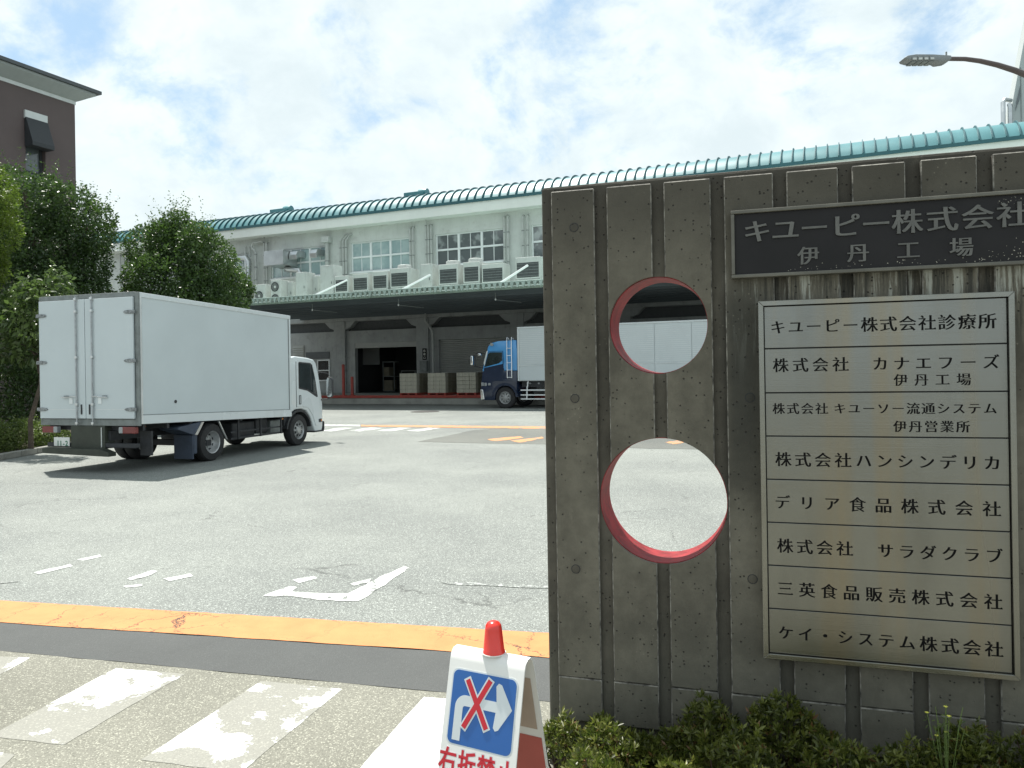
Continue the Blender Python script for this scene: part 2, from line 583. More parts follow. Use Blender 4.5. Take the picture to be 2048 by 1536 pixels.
pmat('chrome', (0.75, 0.77, 0.78), 0.15, metal=1.0, var=0.03)
pmat('stainless_bar', (0.62, 0.63, 0.63), 0.3, metal=0.9, var=0.08)
pmat('lamp_red', (0.16, 0.02, 0.018), 0.25, var=0.1, scale=10, spec=0.7)
pmat('lamp_orange', (0.60, 0.20, 0.03), 0.25, spec=0.7)
pmat('lamp_clear', (0.28, 0.30, 0.31), 0.15, spec=0.9)
pmat('plate_white', (0.70, 0.71, 0.68), 0.4)
pmat('plate_green', (0.03, 0.16, 0.09), 0.4)
pmat('cab_glass', (0.022, 0.030, 0.032), 0.06, spec=0.9, var=0.3, scale=3)
pmat('seat_cloth', (0.10, 0.11, 0.11), 0.9)
pmat('truck_blue', (0.075, 0.30, 0.62), 0.25, var=0.05, coat=0.5)
pmat('truck_navy', (0.014, 0.025, 0.055), 0.25, var=0.1, coat=0.5)
pmat('sign_black', (0.014, 0.013, 0.014), 0.5, var=0.25, scale=5, spec=0.25)
pmat('sign_frame', (0.13, 0.125, 0.105), 0.45, metal=0.5, var=0.2, scale=9)
pmat('letter_bronze', (0.125, 0.124, 0.115), 0.5, metal=0.45, var=0.2, scale=18)
pmat('ink_black', (0.006, 0.006, 0.006), 0.8, spec=0.1)
pmat('plastic_white', (0.72, 0.715, 0.69), 0.35, var=0.03, spec=0.5)
pmat('plastic_red', (0.68, 0.03, 0.018), 0.25, var=0.06, spec=0.6, coat=0.3)
pmat('print_blue', (0.02, 0.115, 0.38), 0.35, var=0.05)
pmat('print_white', (0.62, 0.66, 0.68), 0.35, var=0.03)
pmat('print_red', (0.55, 0.015, 0.03), 0.35, var=0.06)
pmat('brown_render', (0.112, 0.088, 0.086), 0.85, var=0.10, scale=0.6, bump=0.004, bscale=18)
pmat('eave_white', (0.58, 0.61, 0.60), 0.6, var=0.05)
pmat('eave_dark', (0.07, 0.08, 0.085), 0.5)
pmat('soffit_grey', (0.36, 0.39, 0.385), 0.7, var=0.05)
pmat('awning_dark', (0.030, 0.034, 0.038), 0.6)
pmat('glass_grey', (0.10, 0.12, 0.125), 0.12, spec=0.8)
pmat('lamp_housing', (0.22, 0.235, 0.235), 0.4, metal=0.3, var=0.1, scale=8)
pmat('lamp_pole', (0.085, 0.065, 0.06), 0.45, var=0.12, scale=6)
pmat('led_lens', (0.50, 0.52, 0.50), 0.2, spec=0.8)
pmat('tower_white', (0.40, 0.43, 0.42), 0.6, var=0.05, scale=0.3)
pmat('bark', (0.085, 0.065, 0.048), 0.9, var=0.35, scale=6, bump=0.02, bscale=30)
pmat('twig', (0.09, 0.06, 0.04), 0.9, var=0.3, scale=20)
pmat('soil', (0.075, 0.058, 0.042), 0.95, var=0.3, scale=9, bump=0.02, bscale=30)
pmat('kerb', (0.22, 0.22, 0.20), 0.9, var=0.2, scale=4, dirt=(0.1, 0.1, 0.08), bump=0.004)
pmat('iron', (0.05, 0.048, 0.045), 0.6, var=0.3, scale=10)
pmat('flower_yellow', (0.75, 0.72, 0.12), 0.6)
pmat('stem_green', (0.14, 0.20, 0.05), 0.7)


def pane_mat(name, colr, rough, dark, thr):
    m = bpy.data.materials.new(name)
    m.use_nodes = True
    t = NT(m.node_tree)
    b = t.n['Principled BSDF']
    tc = t.new('ShaderNodeTexCoord').outputs['Object']
    f = t.ramp(t.noise(tc, 1.1, 3, 0.5), thr[0], thr[1])
    t.put(b.inputs['Base Color'], t.mix(f, colr, dark))
    b.inputs['Roughness'].default_value = rough
    b.inputs['Specular IOR Level'].default_value = 0.9
    MATS[name] = m


pane_mat('pane_pale', (0.40, 0.50, 0.50), 0.10, (0.30, 0.40, 0.41), (0.4, 0.6))
pane_mat('pane_dark', (0.12, 0.135, 0.14), 0.06, (0.30, 0.33, 0.33), (0.50, 0.62))


def brushed(name, base):
    """brushed stainless steel: fine horizontal grain with upright sheen bands painted into the colour"""
    m = bpy.data.materials.new(name)
    m.use_nodes = True
    t = NT(m.node_tree)
    b = t.n['Principled BSDF']
    tc = t.new('ShaderNodeTexCoord').outputs['Object']
    g = t.noise(t.mapping(tc, (2, 1, 420)), 1.0, 4, 0.6)
    bl = t.ramp(t.noise(tc, 3.0, 3, 0.5), 0.3, 0.7)
    c = t.mix(bl, tuple(v * 0.92 for v in base), base)
    c = t.mix(t.math('MULTIPLY', t.ramp(g, 0.35, 0.7), 0.15), c, tuple(v * 0.8 for v in base))
    # warm upright bands painted in place of reflections, then darker blotches
    refl = t.ramp(t.noise(t.mapping(tc, (7.5, 1, 0.22)), 1.0, 3, 0.5, w=3.0), 0.46, 0.66)
    c = t.mix(t.math('MULTIPLY', refl, 0.55), c, (base[0] * 1.12, base[1] * 0.90, base[2] * 0.62))
    dk = t.ramp(t.noise(t.mapping(tc, (4.0, 1, 1.0)), 1.0, 5, 0.6, w=6.0), 0.42, 0.68)
    c = t.mix(t.math('MULTIPLY', dk, 0.40), c, tuple(v * 0.62 for v in base))
    t.put(b.inputs['Base Color'], c)
    b.inputs['Metallic'].default_value = 0.95
    t.put(b.inputs['Roughness'], t.math('ADD', t.math('MULTIPLY', t.noise(t.mapping(tc, (5, 1, 0.3)), 1.0, 2, 0.5), 0.22), 0.14))
    b.inputs['Anisotropic'].default_value = 0.85
    tg = t.new('ShaderNodeTangent', direction_type='RADIAL', axis='Z')
    t.l.new(tg.outputs[0], b.inputs['Tangent'])
    t.put(b.inputs['Normal'], t.bump(g, 0.0006, 0.5))
    MATS[name] = m


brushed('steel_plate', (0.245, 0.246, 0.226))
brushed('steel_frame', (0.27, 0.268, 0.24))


def leaf_mat(name, dark, lite, trans=0.35, rough=0.45, tcol=None, tip=None):
    m = bpy.data.materials.new(name)
    m.use_nodes = True
    t = NT(m.node_tree)
    b = t.n['Principled BSDF']
    at = t.new('ShaderNodeAttribute', attribute_name='tint')
    c = t.mix(at.outputs['Fac'], dark, lite)
    if tip:
        c = t.mix(t.math('GREATER_THAN', at.outputs['Fac'], tip[3]), c, tip[:3])
    t.put(b.inputs['Base Color'], c)
    b.inputs['Roughness'].default_value = rough
    b.inputs['Specular IOR Level'].default_value = 0.45
    tr = t.new('ShaderNodeBsdfTranslucent')
    t.put(tr.inputs[0], t.mix(0.30, c, tcol or (0.17, 0.34, 0.04)))
    mx = t.new('ShaderNodeMixShader')
    mx.inputs[0].default_value = trans
    t.l.new(b.outputs[0], mx.inputs[1])
    t.l.new(tr.outputs[0], mx.inputs[2])
    t.l.new(mx.outputs[0], t.n['Material Output'].inputs[0])
    MATS[name] = m


leaf_mat('leaf_dark', (0.016, 0.034, 0.016), (0.070, 0.122, 0.036), 0.28, 0.38)
leaf_mat('leaf_mid', (0.020, 0.042, 0.018), (0.084, 0.142, 0.040), 0.30, 0.38)
leaf_mat('leaf_bright', (0.045, 0.080, 0.012), (0.14, 0.19, 0.022), 0.40)
leaf_mat('leaf_glossy', (0.018, 0.036, 0.014), (0.13, 0.18, 0.06), 0.30, 0.30)
leaf_mat('leaf_azalea', (0.028, 0.038, 0.010), (0.20, 0.215, 0.040), 0.30, 0.40, tip=(0.17, 0.085, 0.035, 0.86))
leaf_mat('leaf_hedge', (0.05, 0.075, 0.02), (0.15, 0.19, 0.05), 0.35)

M = MATS

# ================================================================== GROUND
def sheet(name, pts, z, mat, parent=None, kind='structure', jitter=0.0, thick=0.0, sub=0.25):
    """flat polygon sheet; edges resampled with jitter for hand-laid edges"""
    P = []
    n = len(pts)
    for i in range(n):
        a, b = Vector(pts[i][:2]), Vector(pts[(i + 1) % n][:2])
        L = (b - a).length
        k = max(1, int(L / sub)) if jitter > 0 else 1
        nrm = Vector(((b - a).y, -(b - a).x)).normalized()
        for j in range(k):
            p = a.lerp(b, j / k)
            if jitter > 0 and j > 0:
                p = p + nrm * random.uniform(-jitter, jitter)
            P.append((p.x, p.y, z))
    area = sum(P[i][0] * P[(i + 1) % len(P)][1] - P[(i + 1) % len(P)][0] * P[i][1] for i in range(len(P)))
    if area < 0:
        P = P[::-1]
    me = bpy.data.meshes.new(name)
    me.from_pydata(P, [], [list(range(len(P)))])
    me.materials.append(mat)
    o = link(name, me, parent)
    if kind and parent is None:
        o['kind'] = kind
    return o


sheet('ground', [(-900, -300), (900, -300), (900, 1500), (-900, 1500)], 0.0, M['yard_asphalt'])
# the orange line, the dark re-laid strip in front of it and the crossing asphalt nearest the camera run across the gateway
def along(pa, pb, ext0=-3.0, ext1=1.2):
    a, b = gnd(*pa), gnd(*pb)
    d = (b - a)
    return a + d * ext0, b + d * ext1


o1, o2 = along((0, 1203), (1092, 1268), -1.0, 1.2)
k1, k2 = along((0, 1247), (1092, 1317), -1.0, 1.2)
z1, z2 = along((0, 1303), (890, 1386), -1.0, 1.6)
sheet('road_line', [o1, o2, k2, k1], 0.008, M['orange_paint'], jitter=0.006, sub=0.12)
sheet('road', [k1, k2, z2, z1], 0.004, M['dark_asphalt'], jitter=0.010)
dn = Vector((-0.28, -1.0, 0)) * 14
sheet('crossing_road', [z1 - (z2 - z1) * 0.0, z2, z2 + dn, z1 + dn], 0.004, M['crossing_asphalt'])
cr = tag(empty('pedestrian_crossing'), 'worn white zebra crossing stripes in front of the gateway', None, kind='structure')
stripes = [
    ([(-70, 1312), (60, 1317), (-60, 1385), (-320, 1400)], 'zebra_worn'),
    ([(232, 1338), (370, 1350), (128, 1492), (5, 1478), (-20, 1474)], 'zebra_worn'),
    ([(522, 1364), (684, 1380), (480, 1548), (282, 1522)], 'zebra_worn'),
    ([(848, 1396), (1035, 1412), (925, 1600), (700, 1560)], 'zebra_good'),
    ([(-60, 1498), (30, 1512), (-20, 1560), (-200, 1540)], 'zebra_worn'),
]
for pts, mm in stripes:
    sheet('stripe', [gnd(*p) for p in pts], 0.0058, M[mm], parent=cr, kind=None, jitter=0.004, sub=0.08)

# old painted marks beyond the line
def mark(name, pts, mm, z=0.004, jit=0.02, sub=0.10):
    return tag(sheet(name, [gnd(*p) for p in pts], z, M[mm], jitter=jit, sub=sub), kind='structure')


mark('road_marking', [(526, 1192), (580, 1173), (594, 1175), (583, 1184), (640, 1187), (695, 1188), (712, 1180), (770, 1150), (808, 1133), (818, 1136), (770, 1171), (716, 1203), (640, 1201), (575, 1192), (548, 1194)], 'white_worn', jit=0.012, sub=0.06)
mark('road_marking', [(585, 1160), (628, 1153), (635, 1157), (598, 1167)], 'white_worn')
mark('road_marking', [(700, 1168), (742, 1158), (738, 1165), (708, 1172)], 'white_worn')
mark('road_marking', [(68, 1146), (140, 1129), (146, 1133), (78, 1149)], 'white_worn')
mark('road_marking', [(154, 1120), (200, 1110), (203, 1114), (166, 1122)], 'white_worn')
mark('road_marking', [(254, 1158), (304, 1141), (315, 1143), (282, 1157), (262, 1161)], 'white_worn')
mark('road_marking', [(246, 1173), (284, 1169), (284, 1173), (252, 1176)], 'white_worn')
mark('road_marking', [(326, 1158), (380, 1148), (386, 1153), (340, 1163)], 'white_worn')
mark('road_marking', [(0, 1165), (40, 1160), (38, 1164), (0, 1168)], 'faint_white')
mark('road_marking', [(880, 1165), (1100, 1172), (1100, 1178), (900, 1170)], 'faint_white')
# far markings near the loading dock
mark('asphalt_patch', [(835, 884), (952, 860), (1090, 852.5), (1430, 855), (1430, 900), (1260, 896), (1090, 889)], 'patch_asphalt', jit=0.05, sub=0.4)
mark('far_line', [(560, 848.0), (720, 850), (720, 853.2), (560, 850.6)], 'far_white', 0.008, jit=0.02, sub=0.5)
mark('far_line', [(722, 850), (1300, 855), (1300, 861), (722, 853.2)], 'far_orange', 0.008, jit=0.02, sub=0.5)
for i in range(4):
    x0 = 650 + i * 58
    mark('far_stripe', [(x0 - 12, 861.5), (x0 + 32, 855.5), (x0 + 58, 856), (x0 + 12, 863)], 'far_white', 0.004, jit=0.08, sub=0.35)
for q in ([(975, 879), (1040, 873), (1048, 876), (990, 883)], [(1020, 882), (1084, 874), (1088, 877), (1040, 886)], [(1330, 885), (1400, 876), (1405, 880), (1345, 889)]):
    mark('far_marking', q, 'far_orange', 0.008, jit=0.06, sub=0.3)
mb = MB()
g = gnd(850, 823.5)
mb.lathe([(0.0, 0.0), (0.62, 0.0), (0.62, 0.012), (0.55, 0.016), (0.0, 0.016)], 24, Matrix.Translation((g.x, g.y, 0.001)))
tag(mb.build('manhole_cover', M['iron']), 'dark iron manhole cover in the asphalt in front of the loading dock', 'manhole cover')

# ================================================================== TEXT
FONT = bpy.data.curves.new('lettering', 'FONT')
FONT.size = 1.0
FO = bpy.data.objects.new('lettering_source', FONT)
col.objects.link(FO)
GLY = {}


def glyph(ch, style):
    """flat glyph: (verts2d, tris, boundary edges). 'mincho' thins level strokes and adds wedge serifs; 'fat' thickens."""
    key = (ch, style)
    if key in GLY:
        return GLY[key]
    FONT.body = ch
    bpy.context.view_layer.update()
    ev = FO.evaluated_get(bpy.context.evaluated_depsgraph_get())
    me = ev.to_mesh()
    idx, P, remap = {}, [], []
    for v in me.vertices:
        k = (round(v.co.x, 5), round(v.co.y, 5))
        if k not in idx:
            idx[k] = len(P)
            P.append(Vector(k))
        remap.append(idx[k])
    T = []
    for f in me.polygons:
        q = [remap[i] for i in f.vertices]
        for i in range(1, len(q) - 1):
            tr = (q[0], q[i], q[i + 1])
            if len(set(tr)) < 3:
                continue
            a, b, c = (P[k] for k in tr)
            ar = (b - a).cross(c - a) if hasattr((b - a), 'cross') else 0
            if ar < 0:
                tr = (tr[0], tr[2], tr[1])
            if abs(ar) > 1e-9:
                T.append(tr)
    ev.to_mesh_clear()
    es = {}
    for tr in T:
        for i in range(3):
            a, b = tr[i], tr[(i + 1) % 3]
            es[(a, b)] = 1
    B = [e for e in es if (e[1], e[0]) not in es]
    N = [Vector((0, 0)) for _ in P]
    nxt = {}
    for a, b in B:
        d = P[b] - P[a]
        if d.length < 1e-7:
            continue
        n = Vector((d.y, -d.x)).normalized()
        N[a] += n
        N[b] += n
        nxt[a] = b
    add = []
    if style == 'mincho':
        for a, b in B:
            d = P[b] - P[a]
            n = Vector((d.y, -d.x)).normalized() if d.length > 1e-6 else Vector((0, 0))
            if n.x > 0.93 and 0.04 < d.length < 0.10 and d.y > 0:
                # right-hand end of a level stroke: the wedge
                c = nxt.get(b)
                if c is None:
                    continue
                e = P[c] - P[b]
                if e.length > 0.14 and e.x < 0 and abs(e.y) < abs(e.x) * 0.2:
                    add.append((P[b].copy(), e.normalized()))
    out = []
    for p, n in zip(P, N):
        n = Vector((max(-1, min(1, n.x)), max(-1, min(1, n.y))))
        if style == 'mincho':
            out.append(Vector((p.x + 0.026 * n.x, p.y - 0.004 * n.y)))
        elif style == 'bronze':
            out.append(Vector((p.x + 0.026 * n.x, p.y + 0.000 * n.y)))
        elif style == 'fat':
            out.append(Vector((p.x + 0.026 * n.x, p.y + 0.020 * n.y)))
        elif style == 'fatter':
            out.append(Vector((p.x + 0.050 * n.x, p.y + 0.044 * n.y)))
        else:
            out.append(p)
    for p, e in add:
        o = len(out)
        q = p + Vector((0.006, -0.016))
        out += [q, q + Vector((-0.028, 0.066)), q + Vector((-0.12, 0.002))]
        T.append((o, o + 1, o + 2))
        B += [(o, o + 1), (o + 1, o + 2), (o + 2, o)]
    GLY[key] = (out, T, B)
    return GLY[key]


def put_glyph(mb, ch, style, cx, cz, size, y0, y1, sx=1.0, fn=None):
    """glyph cell centred at (cx, cz) on a plane facing -y; y0 front, y1 back"""
    if ch in ' \u3000':
        return
    V, T, B = glyph(ch, style)
    xs = [p.x for p in V]
    w = 1.0 if ord(ch) > 0x2000 else (max(xs) + min(xs))
    pts = [((p.x - w / 2) * size * sx + cx, (p.y - 0.38) * size + cz) for p in V]
    n = len(pts)
    f = fn or (lambda x, y, z: (x, y, z))
    vs = [f(x, y0, z) for x, z in pts] + [f(x, y1, z) for x, z in pts]
    fs = [list(t) for t in T] + [[b, a, a + n, b + n] for a, b in B]
    mb.add(vs, fs)


def raw_build(mb, name, mat, parent):
    me = bpy.data.meshes.new(name)
    me.from_pydata(mb.v, [], mb.f)
    me.materials.append(mat)
    return link(name, me, parent)


# ================================================================== GATE WALL
WX1, WTOP, WT = 3.7, 2.493, 0.235
wall = tag(empty('gate_wall', FW.world(0, 0), FW.a), 'thick ribbed concrete gate wall with two round holes edged in red paint', 'wall')
HOLES = [(0.493, 1.880, 0.2015), (0.4995, 1.153, 0.2615)]


def cutter(grow=0.0):
    mb = MB()
    for (hx, hz, r) in HOLES:
        mb.lathe([(r + grow, -1), (r + grow, 1)], 96, Matrix.Translation((hx, 0, hz)) @ Matrix.Rotation(radians(90), 4, 'X'))
    return mb.build('cutter', [])


cut = cutter()


def boolean_cut(o):
    md = o.modifiers.new('b', 'BOOLEAN')
    md.operation = 'DIFFERENCE'
    md.solver = 'EXACT'
    md.object = cut
    cut.matrix_world = Matrix.Identity(4)
    par = o.parent
    o.parent = None
    bpy.context.view_layer.update()
    me = bpy.data.meshes.new_from_object(o.evaluated_get(bpy.context.evaluated_depsgraph_get()))
    o.modifiers.clear()
    old = o.data
    o.data = me
    bpy.data.meshes.remove(old)
    o.parent = par
    return o


core = MB().box(0, WX1, 0.024, WT, 0, WTOP).build('slab', [M['concrete_groove'], M['concrete_arris']], wall, bev=0.012, seg=2)
boolean_cut(core)
pl = MB().box(0.002, WX1 - 0.004, 0.004, 0.0235, 0.002, 0.165).build('plinth', [M['concrete_panel'], M['concrete_arris']], wall, bev=0.004, bmat=1)
k = 0
while 0.05 + 0.238 * k + 0.188 < WX1:
    x0 = 0.050 + 0.238 * k
    x1 = x0 + 0.187
    for (za, zb) in ((0.205, 0.3885), (0.3915, 2.466)):
        mbp = MB().box(x0 + random.uniform(-.0015, .0015), x1 + random.uniform(-.0015, .0015), 0.0 + random.uniform(0, .0008), 0.0245, za, zb)
        o = mbp.build('panel', [M['concrete_panel'], M['concrete_arris']], wall, bev=0.0042, seg=1, bmat=1)
        if zb > 1 and x0 < 0.78 and x1 > 0.2:
            boolean_cut(o)
    k += 1
bpy.data.objects.remove(cut)
# red painted lining of each hole
for (hx, hz, r) in HOLES:
    mb = MB()
    n = 96
    vs, fs = [], []
    y0, y1 = 0.0265, WT + 0.001
    for j in range(n):
        w = 2 * pi * j / n
        for (rr, yy) in ((r + 0.004, y0), (r - 0.003, y0), (r - 0.003, y1), (r + 0.004, y1)):
            vs.append((hx + rr * cos(w), yy, hz + rr * sin(w)))
    for j in range(n):
        a, b = j * 4, ((j + 1) % n) * 4
        for i in range(4):
            fs.append([a + i, a + (i + 1) % 4, b + (i + 1) % 4, b + i])
    mb.add(vs, fs)
    mb.build('hole_lining', M['hole_red'], wall, smooth=True)
for (hx, hz) in ((0.149, 2.306), (0.141, 1.579), (0.133, 0.853), (0.853, 1.579), (0.852, 0.856)):
    mb = MB()
    mx = Matrix.Translation((hx, -0.0002, hz)) @ Matrix.Rotation(radians(90), 4, 'X')
    mb.lathe([(0.0165, -0.002), (0.0165, 0.0012), (0.0150, 0.0016), (0.0, 0.0016)], 24, mx)
    mb.mi = 1
    vs, fs = [], []
    for j in range(24):
        w = 2 * pi * j / 24
        for (rr, yy) in ((0.0168, -0.0005), (0.0195, -0.0005)):
            vs.append((hx + rr * cos(w), yy - 0.0006, hz + rr * sin(w)))
    for j in range(24):
        a, b = j * 2, ((j + 1) % 24) * 2
        fs.append([a, a + 1, b + 1, b])
    mb.add(vs, fs)
    mb.build('tie_plug', [M['concrete_groove'], M['dark_gap']], wall, smooth=True)

# nameplate -------------------------------------------------------------
BX0, BX1, BZ0, BZ1 = 0.791, 1.935, 2.052, 2.320
np_ = tag(empty('nameplate', FW.world(0, 0), FW.a), 'weathered black company nameplate with raised bronze characters, above the steel board', 'sign')
MB().box(BX0 + 0.014, BX1 - 0.014, -0.030, -0.0005, BZ0 + 0.014, BZ1 - 0.014).build('board', M['sign_black'], np_, bev=0.001)
fb = 0.0145
for a in ((BX0, BX1, BZ1 - fb, BZ1), (BX0, BX1, BZ0, BZ0 + fb)):
    MB().box(a[0], a[1], -0.042, 0.0, a[2], a[3]).build('frame_rail', M['sign_frame'], np_, bev=0.003)
for a in ((BX0, BX0 + fb), (BX1 - fb, BX1)):
    MB().box(a[0] + 0.0003, a[1] - 0.0003, -0.0415, -0.0002, BZ0 + fb, BZ1 - fb).build('frame_rail', M['sign_frame'], np_, bev=0.003)
l1 = 'キユーピー株式会社'
cx1 = [1514, 1570.6, 1628.5, 1691, 1752, 1814, 1884, 1955, 2026]
cy1 = [460, 455, 452.5, 447, 444, 440, 436, 432, 428]
for ch, x, y in zip(l1, cx1, cy1):
    lx, lz = FW.onY(x, y, -0.034)
    mb = MB()
    put_glyph(mb, ch, 'bronze', lx, 2.2335, 0.096, -0.037, -0.029, sx=1.12)
    raw_build(mb, 'letter', M['letter_bronze'], np_)
for ch, x, y in zip('伊丹工場', (1616.6, 1716, 1816.5, 1922.5), (504.7, 500, 495, 490)):
    lx, lz = FW.onY(x, y, -0.034)
    mb = MB()
    put_glyph(mb, ch, 'bronze', lx, 2.1275, 0.074, -0.036, -0.029, sx=1.08)
    raw_build(mb, 'letter', M['letter_bronze'], np_)
# flecks of peeling lacquer along the lower right of the board
mb = MB()
for i in range(230):
    if random.random() < 0.6:
        x = BX1 - 0.03 - abs(random.gauss(0, 0.09))
        z = BZ0 + 0.02 + abs(random.gauss(0, 0.030))
    elif random.random() < 0.4:
        x = random.uniform(1.72, 1.9)
        z = random.gauss(2.285, 0.012)
    else:
        x = random.uniform(1.0, 1.9)
        z = BZ0 + 0.02 + abs(random.gauss(0, 0.012))
    if not (BX0 + .02 < x < BX1 - .02 and BZ0 + .016 < z < BZ1 - .016):
        continue
    r = random.uniform(0.0007, 0.0024)
    kk = random.randint(4, 6)
    mb.add([(x + r * random.uniform(.5, 1.2) * cos(2 * pi * j / kk), -0.0305, z + r * random.uniform(.5, 1.2) * sin(2 * pi * j / kk)) for j in range(kk)], [list(range(kk))])
fl = raw_build(mb, 'peeled_flecks', pmat('fleck', (0.42, 0.40, 0.33), 0.8), np_)
fl['kind'] = 'stuff'

# directory board ------------------------------------------------------
DX0, DX1, DZ0, DZ1 = 0.889, 1.764, 0.562, 1.957
db = tag(empty('directory_board', FW.world(0, 0), FW.a), 'brushed steel tenant directory board of eight framed rows under the black nameplate', 'sign')
fw = 0.0195
for a in ((DZ1 - fw, DZ1), (DZ0, DZ0 + fw)):
    pts = [(DX0, a[0] if a[1] == DZ1 and False else a[0]), (DX1, a[0]), (DX1, a[1]), (DX0, a[1])]
    if a[1] == DZ1:
        pts = [(DX0, DZ1), (DX1, DZ1), (DX1 - fw, DZ1 - fw), (DX0 + fw, DZ1 - fw)]
    else:
        pts = [(DX0, DZ0), (DX1, DZ0), (DX1 - fw, DZ0 + fw), (DX0 + fw, DZ0 + fw)]
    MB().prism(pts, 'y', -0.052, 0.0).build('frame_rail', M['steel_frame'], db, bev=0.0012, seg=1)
for sgn in (0, 1):
    xa, xb = (DX0, DX0 + fw) if sgn == 0 else (DX1, DX1 - fw)
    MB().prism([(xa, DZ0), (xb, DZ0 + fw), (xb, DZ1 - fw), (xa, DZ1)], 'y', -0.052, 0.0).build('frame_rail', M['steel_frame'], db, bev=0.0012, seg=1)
MB().box(DX0 + fw + .001, DX1 - fw - .001, -0.030, -0.001, DZ0 + fw + .001, DZ1 - fw - .001).build('backing', M['dark_gap'], db)
rz = [1.9375, 1.771, 1.5985, 1.4295, 1.2605, 1.0925, 0.9245, 0.7555, 0.5815]
rows = [
    [('キユーピー株式会社診療所', 403, 1815, 0.50, 0.0575)],
    [('株式会社', 418, 822, 0.375, 0.0565), ('カナエフーズ', 1088, 1835, 0.375, 0.0565), ('伊丹工場', 1225, 1650, 0.745, 0.046)],
    [('株式会社', 400, 690, 0.36, 0.0445), ('キユーソー流通システム', 812, 1825, 0.36, 0.0445), ('伊丹営業所', 1215, 1640, 0.765, 0.044)],
    [('株式会社', 425, 828, 0.53, 0.0575), ('ハンシンデリカ', 967, 1832, 0.53, 0.0575)],
    [('デリア食品株式会社', 415, 1825, 0.52, 0.0575)],
    [('株式会社', 428, 830, 0.53, 0.0575), ('サラダクラブ', 1105, 1835, 0.53, 0.0575)],
    [('三英食品販売株式会社', 425, 1825, 0.52, 0.0575)],
    [('ケイ・システム株式会社', 425, 1825, 0.52, 0.0575)],
]
for i, row in enumerate(rows):
    zt, zb = rz[i] - 0.0022, rz[i + 1] + 0.0022
    if i == 0:
        zt = rz[0] - 0.003
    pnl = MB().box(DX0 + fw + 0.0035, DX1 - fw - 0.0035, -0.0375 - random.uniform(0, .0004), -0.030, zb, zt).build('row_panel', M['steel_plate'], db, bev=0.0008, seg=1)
    for (txt, a0, a1, fr, size) in row:
        xa = FW.onY(1440 + 0.2969 * a0, 900, -0.038)[0]
        xb = FW.onY(1440 + 0.2969 * a1, 900, -0.038)[0]
        n = len(txt)
        for j, ch in enumerate(txt):
            x = xa + (xb - xa) * j / (n - 1)
            z = zt + (zb - zt) * fr
            kana = 0x3040 <= ord(ch) <= 0x30ff
            if ch == '\u3000':
                continue
            mb = MB()
            put_glyph(mb, ch, 'mincho', x, z, size * (1.0 if kana else 1.05), -0.0386, -0.0372)
            raw_build(mb, 'letter', M['ink_black'], pnl)

# ================================================================== FACTORY
fac = tag(empty('factory_building', FB.world(0, 0), FB.a), 'long pale two storey factory with curved teal ribbed roof beyond the yard', 'factory')
SL, SR = -30.0, 40.0
ZB, ZE = 5.3, 10.83      # upper wall from canopy to fascia
wins = [(-21.4, -16.7, 'pane_pale'), (-17.6 + 0.0, -13.45, 'pane_pale'), (-11.64, -6.95, 'pane_pale'), (-5.25, -0.93, 'pane_pale'), (0.86, 5.41, 'pane_dark'), (7.07, 11.5, 'pane_dark'),
        (13.2, 17.6, 'pane_dark'), (19.3, 23.7, 'pane_pale'), (25.4, 29.8, 'pane_dark'), (31.5, 35.9, 'pane_pale')]
wins = wins[1:]
wins[0] = (-18.0, -13.45, 'pane_pale')
WZ0, WZ1 = 8.06, 9.92
mb = MB()
mb.box(SL, SR, 0, 0.35, 0.0, WZ0).box(SL, SR, 0, 0.35, WZ1, ZE + 0.7)
xs = [SL] + [v for w in wins for v in w[:2]] + [SR]
for i in range(0, len(xs), 2):
    mb.box(xs[i], xs[i + 1], 0, 0.35, WZ0, WZ1)
# lower wall has real openings: rebuild it in bays
mb2 = MB()
mb2.box(SL, SR, 0, 0.35, ZB - 0.1, WZ0).box(SL, SR, 0, 0.35, WZ1, ZE + 0.7)
for i in range(0, len(xs), 2):
    mb2.box(xs[i], xs[i + 1], 0, 0.35, WZ0, WZ1)
mb2.build('upper_wall', M['facade_paint'], fac)
mb = MB()
mb.box(SL - 0.0, SL + 0.35, 0.351, 22, 0, ZE).box(SR - 0.35, SR, 0.351, 22, 0, ZE).box(SL, SR, 22, 22.3, 0, ZE)
mb.build('side_wall', M['facade_paint'], fac)
